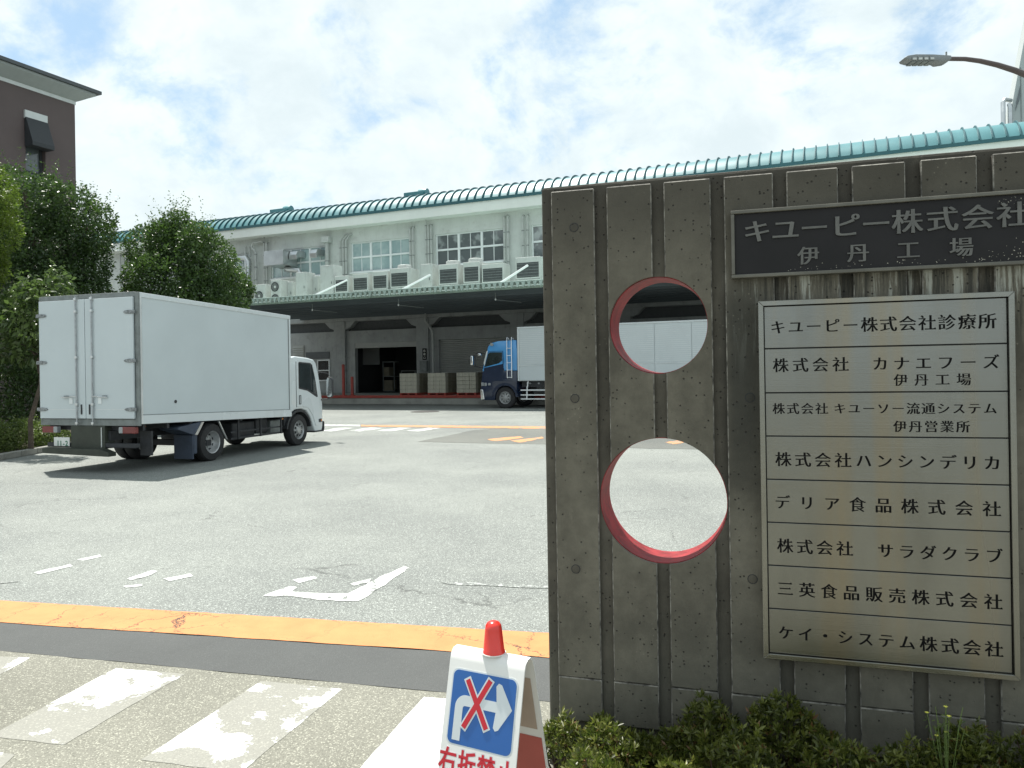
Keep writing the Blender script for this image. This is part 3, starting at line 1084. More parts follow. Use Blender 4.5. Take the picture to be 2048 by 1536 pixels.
# windows
for (a, b, pm) in wins:
    fr = MB()
    t_ = 0.07
    fr.box(a, b, 0.10, 0.20, WZ0, WZ0 + t_).box(a, b, 0.10, 0.20, WZ1 - t_, WZ1)
    fr.box(a, a + t_, 0.10, 0.20, WZ0 + t_, WZ1 - t_).box(b - t_, b, 0.10, 0.20, WZ0 + t_, WZ1 - t_)
    zm = (WZ0 + WZ1) / 2
    fr.box(a + t_, b - t_, 0.095, 0.20, zm - 0.055, zm + 0.055)
    third = (b - a) / 3
    for q in (1, 2):
        x = a + third * q
        fr.box(x - 0.07, x + 0.07, 0.09, 0.20, WZ0 + t_, WZ1 - t_)
    wo = fr.build('window', M['white_metal'], fac)
    MB().box(a - 0.08, b + 0.08, -0.07, 0.099, WZ0 - 0.09, WZ0 - 0.002).build('sill', M['white_metal'], wo)
    for q in range(3):
        for r in range(2):
            x0 = a + third * q + 0.075
            x1 = a + third * (q + 1) - 0.075
            z0 = WZ0 + t_ if r == 0 else zm + 0.057
            z1 = zm - 0.057 if r == 0 else WZ1 - t_
            xm = (x0 + x1) / 2
            for (u, v) in ((x0, xm - 0.022), (xm + 0.022, x1)):
                MB().box(u, v, 0.165, 0.175, z0, z1).build('pane', M[pm], wo)
            MB().box(xm - 0.02, xm + 0.02, 0.14, 0.19, z0, z1).build('glazing_bar', M['white_metal'], wo)
    MB().box(a, b, 0.36, 0.40, WZ0, WZ1).build('blind', M['interior_dark'], wo)

# fascia and teal eave
MB().prism([(-0.80, 10.83), (-0.80, 11.42), (-0.1, 11.42), (0.0, 10.83)], 'x', SL - .4, SR + .4).build('fascia', M['fascia_paint'], fac, bev=0.01)
MB().prism([(-0.90, 11.40), (-0.90, 11.56), (-0.3, 11.70), (-0.3, 11.43), (-0.86, 11.424), (-0.86, 11.40)], 'x', SL - .5, SR + .5).build('gutter', M['seam_teal'], fac)
# curved roof
Rr = 1.75
ph0 = radians(62)
cxq, czq = -0.86 + Rr * sin(ph0), 11.56 - Rr * cos(ph0)
prof = []
for i in range(13):
    ph = ph0 * (1 - i / 12)
    if ph < radians(4):
        ph = radians(4)
    prof.append((cxq - Rr * sin(ph), czq + Rr * cos(ph)))
yq, zq = prof[-1]
prof += [(11.0, zq + (11 - yq) * 0.07), (22.5, zq - 0.1)]
mb = MB()
n = len(prof)
mb.add([(SL - .5, p[0], p[1]) for p in prof] + [(SR + .5, p[0], p[1]) for p in prof], [[i, n + i, n + i + 1, i + 1] for i in range(n - 1)])
mb.build('roof', M['roof_teal'], fac, smooth=True)
# standing seams share one mesh
sm = MB()
hw, hh = 0.018, 0.095
sp = prof[:n - 1]
vs, fs = [], []
for i, (y, z) in enumerate(sp):
    if i == 0:
        ty, tz = sp[1][0] - y, sp[1][1] - z
    else:
        ty, tz = y - sp[i - 1][0], z - sp[i - 1][1]
    L = sqrt(ty * ty + tz * tz)
    ny, nz = -tz / L, ty / L
    vs += [(-hw, y, z - 0.004), (-hw, y + ny * hh, z + nz * hh), (hw, y + ny * hh, z + nz * hh), (hw, y, z - 0.004)]
for i in range(len(sp) - 1):
    a, b = 4 * i, 4 * (i + 1)
    for j in range(3):
        fs.append([a + j, b + j, b + j + 1, a + j + 1])
fs.append([0, 1, 2, 3])
sm.add(vs, fs)
seam0 = sm.build('roof_seam', M['seam_teal'], fac)
kx = SL - 0.4
seam0.location = (kx, 0, 0)
while kx < SR:
    kx += 0.52
    o = seam0.copy()
    col.objects.link(o)
    o.parent = fac
    o.location = (kx, 0, 0)
# low ridge vents
for (pxv, pyv) in ((568, 415), (838, 381), (300, 452), (1130, 342)):
    if pxv in (300, 1130):
        continue
    x, z = FB.onY(pxv, pyv, 4.5)
    v = MB().box(x - 0.9, x + 0.5, 4.0, 5.2, z - 0.75, z - 0.16)
    vo = v.build('roof_vent', M['roof_teal'], fac, bev=0.03)
    hd = MB().lathe([(0.0, -.3), (.30, -.3), (.34, 0.0), (.30, .3), (0.0, .3)], 14, Matrix.Translation((x + 0.30, 4.6, z - 0.20)) @ Matrix.Rotation(radians(90), 4, 'Y'))
    hd.build('vent_hood', M['roof_teal'], vo, smooth=True)

# pipes on the facade
def pipe(pts, r=0.055, mat='pipe_paint', clips=True):
    o = MB().tube(pts, r, 10).build('pipe', M[mat], fac, smooth=True)
    if clips:
        zs = [p[2] for p in pts]
        x, y = pts[-1][0], pts[-1][1]
        z = min(zs) + 0.5
        while z < max(zs) - 0.4:
            MB().tube([(x, y, z), (x, y, z + 0.05)], r + 0.018, 10).build('pipe_clip', M['trim_grey'], o)
            z += 0.85
    return o


def bent(x, ztop, zbot, dx=0.0, out=0.35):
    """a pipe that leaves the wall, turns down and runs to the canopy"""
    y = -0.2
    return [(x + dx, 0.05, ztop), (x + dx, -0.10, ztop), (x + dx * 0.85, y, ztop - 0.06), (x, y, ztop - 0.40), (x, y, zbot)]


for (pxx, ztop, dx) in ((528, 10.87, 0), (532.5, 10.5, 0), (680, 10.45, .35), (686, 10.45, .35), (691.5, 10.45, .35), (820, 10.5, 0), (826, 10.5, 0),
                        (852, 10.88, 0), (857, 10.5, 0), (862.3, 10.5, 0), (1008.5, 10.55, 0), (1016, 10.55, 0), (1046, 10.5, 0), (1055, 10.5, 0),
                        (240, 10.7, 0), (247, 10.7, 0), (252, 10.6, 0)):
    x = FB.onY(pxx, 480, -0.2)[0]
    r = 0.06 if pxx not in (852, 528) else 0.045
    pipe(bent(x, ztop, 5.7, dx), r)
for xx in (12.4, 12.7, 18.5, 18.8, 24.6):
    pipe(bent(xx, 10.5, 5.7), 0.06)
# elbowed group at the left end
xa = FB.onY(490, 500, -0.25)[0]
xb = FB.onY(512, 500, -0.25)[0]
pipe([(xa, -0.2, 10.35), (xa, -0.25, 9.7), (xa + 0.15, -0.25, 9.55), (xa + 0.42, -0.25, 9.45), (xa + .45, -0.25, 9.2), (xa + .45, -0.25, 8.6)], 0.07)
pipe([(FB.onY(527, 485, -0.2)[0], -0.3, 10.55), (xa + 0.75, -0.3, 10.50), (xa + 0.62, -0.3, 10.35), (xa + 0.66, -0.3, 10.15), (xb - .12, -0.3, 10.05), (xb, -0.3, 9.85), (xb, -0.3, 5.8)], 0.075)
pipe([(xa + 0.35, -0.2, 10.3), (xa + 0.35, -0.2, 9.6)], 0.06)
# junction box and drop near the second window
x, z = FB.onY(654, 482, -0.2)
MB().box(x - 0.28, x + 0.28, -0.45, -0.01, 10.05, 10.42).build('junction_box', M['ac_white'], fac, bev=0.02)
pipe([(x, -0.22, 10.05), (x, -0.22, 5.8)], 0.13)
# big box duct, hoods and round ducts through window one
x0, z1_ = FB.onY(527, 503, -1.3)
x1, z0_ = FB.onY(560, 529, -1.3)
MB().box(x0, x1 + .25, -1.3, 0.12, z0_, z1_).build('box_duct', M['duct_metal'], fac, bev=0.012)
for (pa, pb, pc, pd, r) in ((579, 503, 595, 517, 0.3), (621, 501, 634, 512, 0.26)):
    x0, z1_ = FB.onY(pa, pb, -0.7)
    x1, z0_ = FB.onY(pc, pd, -0.7)
    hz = (z0_ + z1_) / 2
    hx = (x0 + x1) / 2
    pr = [(-0.75, hz - .30), (-0.80, hz + .0), (-0.68, hz + .24), (-0.35, hz + .30), (0.1, hz + .30), (0.1, hz - .1), (-.5, hz - .12)]
    MB().prism(pr, 'x', hx - r, hx + r).build('exhaust_hood', M['duct_metal'], fac, bev=0.02)
x0, zz = FB.onY(566, 541, -0.5)
x1, _ = FB.onY(598, 541, -0.5)
MB().tube([(x0, 0.15, zz + .1), (x0 + .1, -0.3, zz + .1), (x0 + .45, -0.5, zz + 0.03), (x1, -0.5, zz - .08), (x1 + .15, -.5, zz - .4), (x1 + .15, -.5, zz - 1.6)], 0.17, 14).build('round_duct', M['duct_metal'], fac, smooth=True)
x0, zz = FB.onY(470, 518, -0.5)
x1, _ = FB.onY(493, 520, -0.5)
MB().tube([(x0 - .6, -0.5, zz), (x1, -0.5, zz), (x1 + .1, -.5, zz - .25), (x1 + .1, -.5, zz - 2.0)], 0.22, 14).build('round_duct', M['duct_metal'], fac, smooth=True)

# lower wall under the canopy
lw = MB()
cols = [-24.6, -18.45, -12.3, -6.1, -0.06, 6.16, 12.35, 18.55, 24.75, 30.95, 37.1]
bays = []
for i, cx in enumerate(cols[:-1]):
    bays.append((cx + 0.42, cols[i + 1] - 0.42))
LZ = ZB - 0.1
openings = {}
for i, (a, b) in enumerate(bays):
    c0, c1 = 4.38, 4.98                           # clerestory slot
    mbx = MB()
    mbx.box(a, b, 0.0, 0.3, c1, LZ)
    if i == 3:      # open roller door
        mbx.box(a, a + 0.63, 0, 0.3, 0.48, c0).box(a + 0.63, b, 0, 0.3, 3.6, c0)
        openings[i] = (a + 0.63, b)
    elif i in (4, 6, 8):
        mbx.box(a, a + 0.62, 0, 0.3, 0.48, c0).box(a + 0.62, b - 0.35, 0, 0.3, 3.65, c0).box(b - 0.35, b, 0, 0.3, 0.48, c0)
        openings[i] = (a + 0.62, b - 0.35)
    else:
        mbx.box(a, b, 0, 0.3, 0.48, c0)
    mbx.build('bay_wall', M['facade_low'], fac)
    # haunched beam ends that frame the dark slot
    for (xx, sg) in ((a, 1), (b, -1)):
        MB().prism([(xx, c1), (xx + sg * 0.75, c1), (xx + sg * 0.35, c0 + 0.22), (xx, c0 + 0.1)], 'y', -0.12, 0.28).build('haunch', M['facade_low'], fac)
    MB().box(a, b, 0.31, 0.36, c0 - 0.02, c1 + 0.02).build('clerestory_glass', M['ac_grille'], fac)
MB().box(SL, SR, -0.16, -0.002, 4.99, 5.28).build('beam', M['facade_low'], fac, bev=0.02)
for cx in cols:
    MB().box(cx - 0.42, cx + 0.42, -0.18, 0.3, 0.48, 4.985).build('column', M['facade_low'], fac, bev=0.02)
# shutters
for i in (4, 6, 8):
    a, b = openings[i]
    so = MB().box(a, b, 0.20, 0.24, 0.48, 3.65).build('shutter', M['shutter_grey'], fac)
    z = 0.5
    sl = MB().prism([(0.198, 0.0), (0.160, 0.03), (0.160, 0.075), (0.198, 0.105)], 'x', a + 0.004, b - 0.004)
    first = None
    while z < 3.6:
        if first is None:
            first = sl.build('slat', M['shutter_grey'], so)
            first.location = (0, 0, z)
        else:
            o = first.copy()
            col.objects.link(o)
            o.parent = so
            o.location = (0, 0, z)
        z += 0.112
# room behind the open door
a, b = openings[3]
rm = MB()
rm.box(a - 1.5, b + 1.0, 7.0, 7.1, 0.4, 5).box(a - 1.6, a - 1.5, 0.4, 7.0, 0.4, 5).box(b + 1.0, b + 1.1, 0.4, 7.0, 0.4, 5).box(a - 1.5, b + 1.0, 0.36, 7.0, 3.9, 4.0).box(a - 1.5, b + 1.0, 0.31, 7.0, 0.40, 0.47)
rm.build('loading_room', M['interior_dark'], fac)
MB().box(a, b, 0.02, 0.2, 3.28, 3.598).build('shutter_box', M['shutter_grey'], fac, bev=0.01)
x, z = FB.onY(725, 700, 3.0)
MB().box(x - .2, x + 1.3, 3.0, 3.1, z - 1.0, z + 0.4).build('strip_curtain', M['shutter_grey'], fac)

for j, (xx, ww, hh_) in enumerate(((-4.6, .9, 1.9), (-3.4, 1.1, 1.3), (-2.1, .8, 2.2), (-1.3, .7, 1.5))):
    sh = MB()
    for zz in (0.5, 0.5 + hh_ * .5, 0.5 + hh_):
        sh.box(xx, xx + ww, 2.4 + j * .3, 3.0 + j * .3, zz, zz + .05)
    for (u, v) in ((xx, 2.4 + j * .3), (xx + ww - .05, 2.4 + j * .3)):
        sh.box(u, u + .05, v + .001, v + .05, 0.551, 0.5 + hh_ * .5 - .001).box(u, u + .05, v + .001, v + .05, 0.551 + hh_ * .5, 0.499 + hh_)
    so_ = sh.build('shelf_rack', M['trim_grey'], fac)
    MB().box(xx + .08, xx + ww * .55, 2.42 + j * .3, 2.9 + j * .3, 0.552 + hh_ * .5, 0.56 + hh_ * .8).build('carton', M['carton'], so_)
    MB().box(xx + .08, xx + ww * .8, 2.42 + j * .3, 2.9 + j * .3, 0.552, 0.56 + hh_ * .35).build('carton', M['carton'], so_)

# dock
MB().box(-13.5, SR, -4.95, -0.2, 0.0, 0.475).build('dock', M['dock_concrete'], fac, bev=0.02)
MB().box(-13.5, SR, -5.00, -4.951, 0.345, 0.49).build('dock_edge', M['red_paint'], fac, bev=0.01)
for i in range(3):
    MB().box(-15.0 - i * 0.02, -13.502, -4.9 + i * 0.001, -2.5, i * 0.155 if i else 0.0, 0.155 * (i + 1) - 0.002).build('step', M['dock_concrete'], fac) if i == 0 else None
bx = -9.63
# louvre, small window and dark board left of the door
lv = MB().box(-9.9, -9.0, -0.04, -0.002, 2.2, 3.6).build('louvre', M['shutter_grey'], fac)
for j in range(9):
    MB().prism([(-0.045, 0), (-0.10, -0.05), (-0.10, -0.03), (-0.045, 0.03)], 'x', -9.86, -9.04).build('louvre_blade', M['pipe_paint'], lv, loc=(0, 0, 2.32 + j * 0.145))
wf = MB()
wf.box(-7.95, -7.88, -0.06, -0.003, 1.25, 2.62).box(-7.05, -6.98, -0.06, -0.003, 1.25, 2.62)
wf.box(-7.88, -7.05, -0.06, -0.003, 2.55, 2.62).box(-7.88, -7.05, -0.06, -0.003, 1.25, 1.32).box(-7.88, -7.05, -0.06, -0.003, 1.90, 1.96)
wfo = wf.build('window', M['white_metal'], fac)
for (z0, z1) in ((1.33, 1.89), (1.97, 2.54)):
    MB().box(-7.87, -7.06, -0.03, -0.003, z0, z1).build('pane', M['cab_glass'], wfo)
MB().box(-8.85, -7.0, -0.05, -0.003, 2.68, 3.12).build('dark_panel', M['eave_dark'], fac)
# downpipe beside the column
xd = FB.onY(866, 700, -0.5)[0]
MB().tube([(xd - .55, -0.35, 5.2), (xd - .5, -0.45, 4.75), (xd - .05, -.5, 4.2), (xd, -.5, 4.0), (xd, -.5, 0.5)], 0.075, 10).build('downpipe', M['pipe_paint'], fac, smooth=True)
# board with small white characters on the column
so = tag(MB().box(-0.02, 0.25, -0.235, -0.20, 2.45, 3.14).build('dock_sign', M['ink_black'], None, bev=0.004), 'small upright black sign on the column beside the open door', 'sign')
so.location = FB.world(0, 0)
so.rotation_euler = (0, 0, FB.a)
mb = MB()
for j in range(3):
    put_glyph(mb, '出荷口'[j], 'fat', 0.115, 3.0 - j * 0.21, 0.17, -0.2385, -0.2345)
raw_build(mb, 'lettering', M['plate_white'], so)
jb = tag(MB().box(-0.12, 0.36, -0.44, -0.20, 1.75, 2.40).build('switch_box', M['trim_grey'], None, bev=0.01), 'grey steel switch box under the black sign on the dock column', 'switch box')
jb.location = FB.world(0, 0)
jb.rotation_euler = (0, 0, FB.a)
MB().box(-0.09, 0.33, -0.452, -0.441, 1.78, 2.37).build('box_door', M['trim_grey'], jb, bev=0.004)
# red bollard posts on the dock
for (s0, w_, h_, lab) in ((-2.75, 0.17, 1.75, 'tall red steel post on the dock left of the open door'), (-2.16, 0.17, 1.05, 'short red steel post on the dock beside the open door')):
    e = tag(empty('guard_post', FB.world(s0 + 0.08, -4.5, 0.476), FB.a), lab, 'post')
    MB().lathe([(0, 0), (0.085, 0), (0.085, h_ - .03), (0.06, h_), (0, h_)], 16).build('post', M['red_paint'], e, smooth=True)
    MB().box(-0.14, 0.14, -0.14, 0.14, 0.0, 0.02).build('base_plate', M['red_paint'], e)
# canopy
CQ, CL = -9.45, -9.0
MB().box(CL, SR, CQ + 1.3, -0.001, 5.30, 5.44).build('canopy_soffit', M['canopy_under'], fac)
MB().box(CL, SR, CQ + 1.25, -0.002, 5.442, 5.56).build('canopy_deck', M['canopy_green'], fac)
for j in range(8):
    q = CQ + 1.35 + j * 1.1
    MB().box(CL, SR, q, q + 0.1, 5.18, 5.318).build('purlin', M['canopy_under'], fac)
MB().box(CL, SR, CQ - 0.02, CQ + 1.24, 5.60, 5.65).build('edge_flashing', M['canopy_green'], fac, bev=0.01)
mb = MB()
x = CL
pts = [(CL, 5.598)]
per = 0.275
lowpts = []
while x < SR:
    lowpts += [(x, 5.37), (x + per * 0.20, 5.37), (x + per * 0.42, 5.592), (x + per * 0.78, 5.592)]
    x += per
# closure comb made of quads, tooth by tooth
x = CL
vs, fs = [], []
i = 0
prev = None
for (px_, pz_) in lowpts:
    for yy in (CQ - 0.025, CQ + 0.03):
        vs += [(px_, yy, 5.598), (px_, yy, pz_)]
    if prev is not None:
        a, b = prev, i * 4
        fs += [[a, a + 1, b + 1, b], [a + 2, b + 2, b + 3, a + 3], [a + 1, a + 3, b + 3, b + 1]]
    prev = i * 4
    i += 1
mb.add(vs, fs)
mb.build('corrugated_edge', M['canopy_green'], fac)
for (pxx, pyy) in ((624.6, 618.8), (797, 608.5), (991, 597)):
    s_, z_ = FB.onY(pxx, pyy, -8.2)
    e = tag(empty('canopy_lamp', FB.world(s_, -8.2, 5.32), FB.a), {624.6: 'leftmost thin lamp bracket hanging under the canopy', 797: 'middle thin lamp bracket hanging under the canopy', 991: 'thin lamp bracket under the canopy above the blue truck'}[pxx], 'lamp')
    MB().tube([(0, 0, 0), (0, 0, -0.28), (0.05, 0.1, -0.32), (0.9, 0.9, -0.42)], 0.018, 6).build('bracket', M['trim_grey'], e)
    MB().lathe([(0.0, -.06), (.03, -.04), (.04, 0), (.02, .04), (0, .04)], 12, Matrix.Translation((0, 0, -0.30))).build('lamp_head', M['white_metal'], e, smooth=True)
for (sa, za, sb, zb) in ((-1.93, 5.6, -0.50, 6.55), (3.39, 5.6, 4.49, 6.50), (8.71, 5.6, 9.75, 6.60), (14.2, 5.6, 15.3, 6.55)):
    MB().box(0, sqrt((sb - sa) ** 2 + (zb - za) ** 2 + 1.5 ** 2), -0.05, 0.05, -0.05, 0.05)
    MB().tube([(sa, -8.4, za), (sb, -7.0, zb + 0.05)], 0.055, 6).build('stay_rod', M['white_metal'], fac)

# ---------------------------------------------------------------- roof-top units on the canopy
DZ = 5.561


def unit(name, pl_, pr_, ptop, label, kind, q=-6.0, depth=0.8):
    x0, zt = FB.onY(pl_, ptop, q)
    x1, _ = FB.onY(pr_, ptop, q)
    # right-hand face shows, so the front ends before the outline does
    w = (x1 - x0) - depth * 0.20
    h = zt - DZ - 0.02
    e = tag(empty(name, FB.world(x0 + w / 2, q, DZ), FB.a), label, {'fan': 'air conditioner', 'grille': 'air conditioner', 'wide': 'air conditioner', 'ring': 'air conditioner'}.get(kind, 'cabinet'))
    if kind in ('fan', 'grille', 'wide', 'ring'):
        e['group'] = 'outdoor units on the canopy'
    else:
        e['group'] = 'cabinets on the canopy'
    b = MB().box(-w / 2, w / 2, 0, depth, 0.06, h).build('casing', M['ac_white'], e, bev=0.02)
    MB().box(-w / 2 + .04, -w / 2 + .14, 0.02, depth - .02, 0, 0.059).build('foot', M['trim_grey'], e)
    MB().box(w / 2 - .14, w / 2 - .04, 0.02, depth - .02, 0, 0.059).build('foot', M['trim_grey'], e)
    if kind in ('grille', 'wide', 'ring'):
        g0, g1 = (0.40, 0.84) if kind != 'wide' else (0.42, 0.86)
        MB().box(-w / 2 + .07, w / 2 - .07, -0.004, -0.001, h * g0, h * g1).build('grille', M['ac_grille'], e)
        nb = 5
        for j in range(nb):
            z = h * g0 + (h * (g1 - g0)) * (j + 0.5) / nb
            MB().box(-w / 2 + .07, w / 2 - .07, -0.016, -0.0045, z - 0.010, z + 0.010).build('grille_bar', M['trim_grey'], e)
        MB().box(w * 0.12, w * 0.30, -0.010, -0.001, h * 0.20, h * 0.27).build('badge', M['ink_black'], e)
        MB().box(-w / 2 + .0, w / 2 - .0, -0.008, -0.0005, h * 0.34, h * 0.355).build('panel_joint', M['trim_grey'], e)
    if kind == 'ring' or (kind == 'wide'):
        MB().lathe([(0.0, 0), (0.36, 0), (0.36, 0.19), (0.33, 0.21), (0.29, 0.21), (0.28, 0.03), (0, 0.03)], 22, Matrix.Translation((0, depth / 2, h))).build('fan_ring', M['ac_white'], e, smooth=True)
    if kind == 'fan':
        nf = 2 if h > 1.35 else 1
        for j in range(nf):
            zc = h * (0.5 if nf == 1 else (0.28 + 0.46 * j))
            mx = Matrix.Translation((-w * 0.08, -0.001, zc)) @ Matrix.Rotation(radians(90), 4, 'X')
            fo = MB().lathe([(0.0, 0), (0.27, 0), (0.27, 0.03), (0.245, 0.03), (0.24, 0.006), (0.0, 0.006)], 22, mx).build('fan_guard', M['ac_grille'], e, smooth=True)
            MB().lathe([(0, 0.008), (0.08, 0.008), (0.08, 0.02), (0, 0.02)], 14, mx).build('fan_hub', M['ac_white'], fo)
            for r in (0.13, 0.19):
                MB().tube([(-w * .08 + r * cos(2 * pi * i / 18), -0.032, zc + r * sin(2 * pi * i / 18)) for i in range(19)], 0.006, 4, cap=False).build('guard_wire', M['ac_white'], fo)
    if kind == 'cabinet':
        MB().box(-w / 2 + .05, w / 2 - .05, -0.014, -0.001, 0.14, h - 0.08).build('cabinet_door', M['ac_white'], e, bev=0.006)
        MB().box(w / 2 - .16, w / 2 - .12, -0.035, -0.015, h * .5, h * .5 + .14).build('handle', M['trim_grey'], e)
    return e


unit('outdoor_unit', 509, 535, 569, 'small outdoor unit beside the tree at the left end of the canopy', 'fan')
unit('outdoor_unit', 541.5, 566, 560, 'twin fan outdoor unit left of the tall grey cabinets', 'fan')
unit('equipment_cabinet', 566, 590, 564, 'low plain cabinet between the twin fan unit and a taller cabinet', 'cabinet', q=-5.4)
unit('equipment_cabinet', 591, 617, 544.6, 'pale cabinet of middle height left of the tallest one', 'cabinet')
unit('equipment_cabinet', 618, 640, 552, 'low cabinet standing in the gap left of the tallest cabinet', 'cabinet', q=-5.4)
unit('equipment_cabinet', 640, 672, 531, 'tallest narrow cabinet standing behind the first white stay rod', 'cabinet')
unit('outdoor_unit', 669, 701, 552, 'leftmost of the dark grilled outdoor units under the pale window', 'grille', q=-6.3)
unit('outdoor_unit', 705, 741, 548, 'second dark grilled outdoor unit under the pale window', 'grille', q=-6.3)
unit('outdoor_unit', 744.5, 780, 543, 'third dark grilled outdoor unit under the pale window', 'grille', q=-6.3)
unit('outdoor_unit', 780, 824, 537, 'outdoor unit with a round fan ring under the right end of the pale window', 'ring', q=-6.3, depth=1.1)
unit('equipment_cabinet', 841, 869, 528, 'plain cabinet between the second stay rod and the fan ring units', 'cabinet')
unit('outdoor_unit', 877, 923, 529, 'fan ring outdoor unit under the left half of the dark window', 'ring', depth=1.1)
unit('outdoor_unit', 926, 966, 524, 'fan ring outdoor unit under the middle of the dark window', 'ring', depth=1.0)
unit('outdoor_unit', 963, 1013, 528, 'wide outdoor unit under the right end of the dark window', 'grille', depth=0.8)
unit('outdoor_unit', 1030.6, 1086, 515, 'wide outdoor unit beside the left edge of the gate wall', 'grille', depth=0.8)

# ---------------------------------------------------------------- pallets of cartons
def pallet_stack(s0, s1, label):
    w = s1 - s0
    e = tag(empty('carton_pallet', FB.world(s0 + w / 2, -4.7, 0.476), FB.a), label, 'pallet of cartons', 'pallets of cartons on the dock')
    D = 1.25
    pb = MB()
    pb.box(-w / 2, w / 2, 0, D, 0.10, 0.13).box(-w / 2, w / 2, 0, D, 0.0, 0.02)
    for xx in (-w / 2, -0.05, w / 2 - 0.1):
        pb.box(xx, xx + 0.1, 0.002, D - .002, 0.021, 0.099)
    pb.build('pallet', M['red_paint'], e)
    nx, ny, nz = 3, 4, 5
    cw, cd, ch = w / nx, D / ny, 0.212
    base = MB().box(-cw / 2 + .004, cw / 2 - .004, -cd / 2 + .004, cd / 2 - .004, 0, ch - 0.006)
    b0 = base.build('carton', M['carton_pale'], e, bev=0.008, seg=1)
    me2 = b0.data.copy()
    me2.materials[0] = M['carton']
    tp = MB().box(-cw / 2 + .02, cw / 2 - .02, -cd / 2 - .0005, -cd / 2 + .003, ch * .42, ch * .52)
    first = True
    for iz in range(nz):
        for ix in range(nx):
            for iy in range(ny):
                if 0 < ix < nx - 1 and 0 < iy < ny - 1 and iz < nz - 1:
                    continue
                if first:
                    o = b0
                    first = False
                else:
                    o = b0.copy()
                    col.objects.link(o)
                    o.parent = e
                if iy > 0:
                    o.data = me2
                o.location = (-w / 2 + cw * (ix + .5) + random.uniform(-.006, .006), cd * (iy + .5) + random.uniform(-.006, .006), 0.131 + iz * ch)
                o.rotation_euler = (0, 0, random.uniform(-.015, .015))
    return e


pallet_stack(1.16, 2.22, 'leftmost of the three carton pallets on the dock')
pallet_stack(2.90, 3.98, 'middle one of the three carton pallets on the dock')
pallet_stack(4.64, 5.76, 'carton pallet nearest the blue truck on the dock')

# ================================================================== WHEELS
def wheel(parent, x, y, r, w, side, hub='truck', name='wheel', pos=None):
    """axis along local x; side +1 means outer face towards +x"""
    e = empty(name, (x, y, r))
    e.parent = parent
    prof_t = [(r * 0.60, -w / 2), (r * 0.93, -w / 2 + .01), (r, -w / 2 + .05), (r, w / 2 - .05), (r * 0.93, w / 2 - .01), (r * 0.60, w / 2), (r * 0.585, w / 2 - 0.06), (r * 0.585, -w / 2 + .06)]
    rot = Matrix.Rotation(radians(90) * side, 4, 'Y')
    mb = MB()
    n = 40
    vs, fs = [], []
    for (rr, h) in prof_t:
        for j in range(n):
            a = 2 * pi * j / n
            vs.append(rot @ Vector((rr * cos(a), rr * sin(a), h)))
    k = len(prof_t)
    for i in range(k):
        for j in range(n):
            fs.append([i * n + j, i * n + (j + 1) % n, ((i + 1) % k) * n + (j + 1) % n, ((i + 1) % k) * n + j])
    mb.add(vs, fs)
    mb.build('tyre', M['rubber'], e, smooth=True)
    ins = w / 2 - 0.02
    if hub == 'dual':
        pr = [(0, ins - .10), (r * .20, ins - .10), (r * .20, ins - .12), (r * .40, ins - .13), (r * .52, ins - .07), (r * .56, ins), (r * .60, ins + .012), (r * .60, ins - .02), (r * .59, -w / 2 + .05), (0, -w / 2 + .05)]
    else:
        pr = [(0, ins + .03), (r * .20, ins + .02), (r * .24, ins - .01), (r * .42, ins - .015), (r * .50, ins - .06), (r * .56, ins - .02), (r * .60, ins + .008), (r * .59, ins - .03), (r * .59, -w / 2 + .05), (0, -w / 2 + .05)]
    rim = MB().lathe(pr[::-1], 32, rot).build('rim', M['rim_steel'], e, smooth=True)
    hole = MB()
    for j in range(8):
        a = 2 * pi * (j + .5) / 8
        rr = r * (.45 if hub == 'dual' else .36)
        zz = ins - (.112 if hub == 'dual' else .005)
        hole.lathe([(0, 0), (.032, 0), (.032, .004), (0, .004)], 12, rot @ Matrix.Translation((rr * cos(a), rr * sin(a), zz)))
    hole.build('hand_holes', M['dark_gap'], e)['kind'] = 'stuff'
    nut = MB()
    for j in range(6):
        a = 2 * pi * j / 6
        nut.lathe([(0, 0), (.016, 0), (.016, .03), (0, .03)], 6, rot @ Matrix.Translation((r * .27 * cos(a), r * .27 * sin(a), ins - (.13 if hub == 'dual' else .014))))
    nut.build('wheel_nuts', M['rim_steel'], e)['kind'] = 'stuff'
    return e


# ================================================================== WHITE BOX TRUCK
T = tag(empty('box_truck', FT.world(0, 0), FT.a), 'white box truck with closed rear doors parked at the left of the yard', 'truck')
HW = 1.15
LB = 4.56
TL = 0.030     # nose-down lean of the load


def sl(z, y):
    return z - TL * y


def lean_box(mb, x0, x1, y0, y1, z0, z1):
    vs = [(x, y, sl(z, y)) for z in (z0, z1) for y in (y0, y1) for x in (x0, x1)]
    return mb.add(vs, [(0, 2, 3, 1), (4, 5, 7, 6), (0, 1, 5, 4), (2, 6, 7, 3), (0, 4, 6, 2), (1, 3, 7, 5)])


BZ, TZ = 0.865, 3.20
lean_box(MB(), -HW + .012, HW - .012, 0.04, LB - 0.03, BZ + .02, TZ - .02).build('cargo_box', M['truck_panel'], T, bev=0.004)
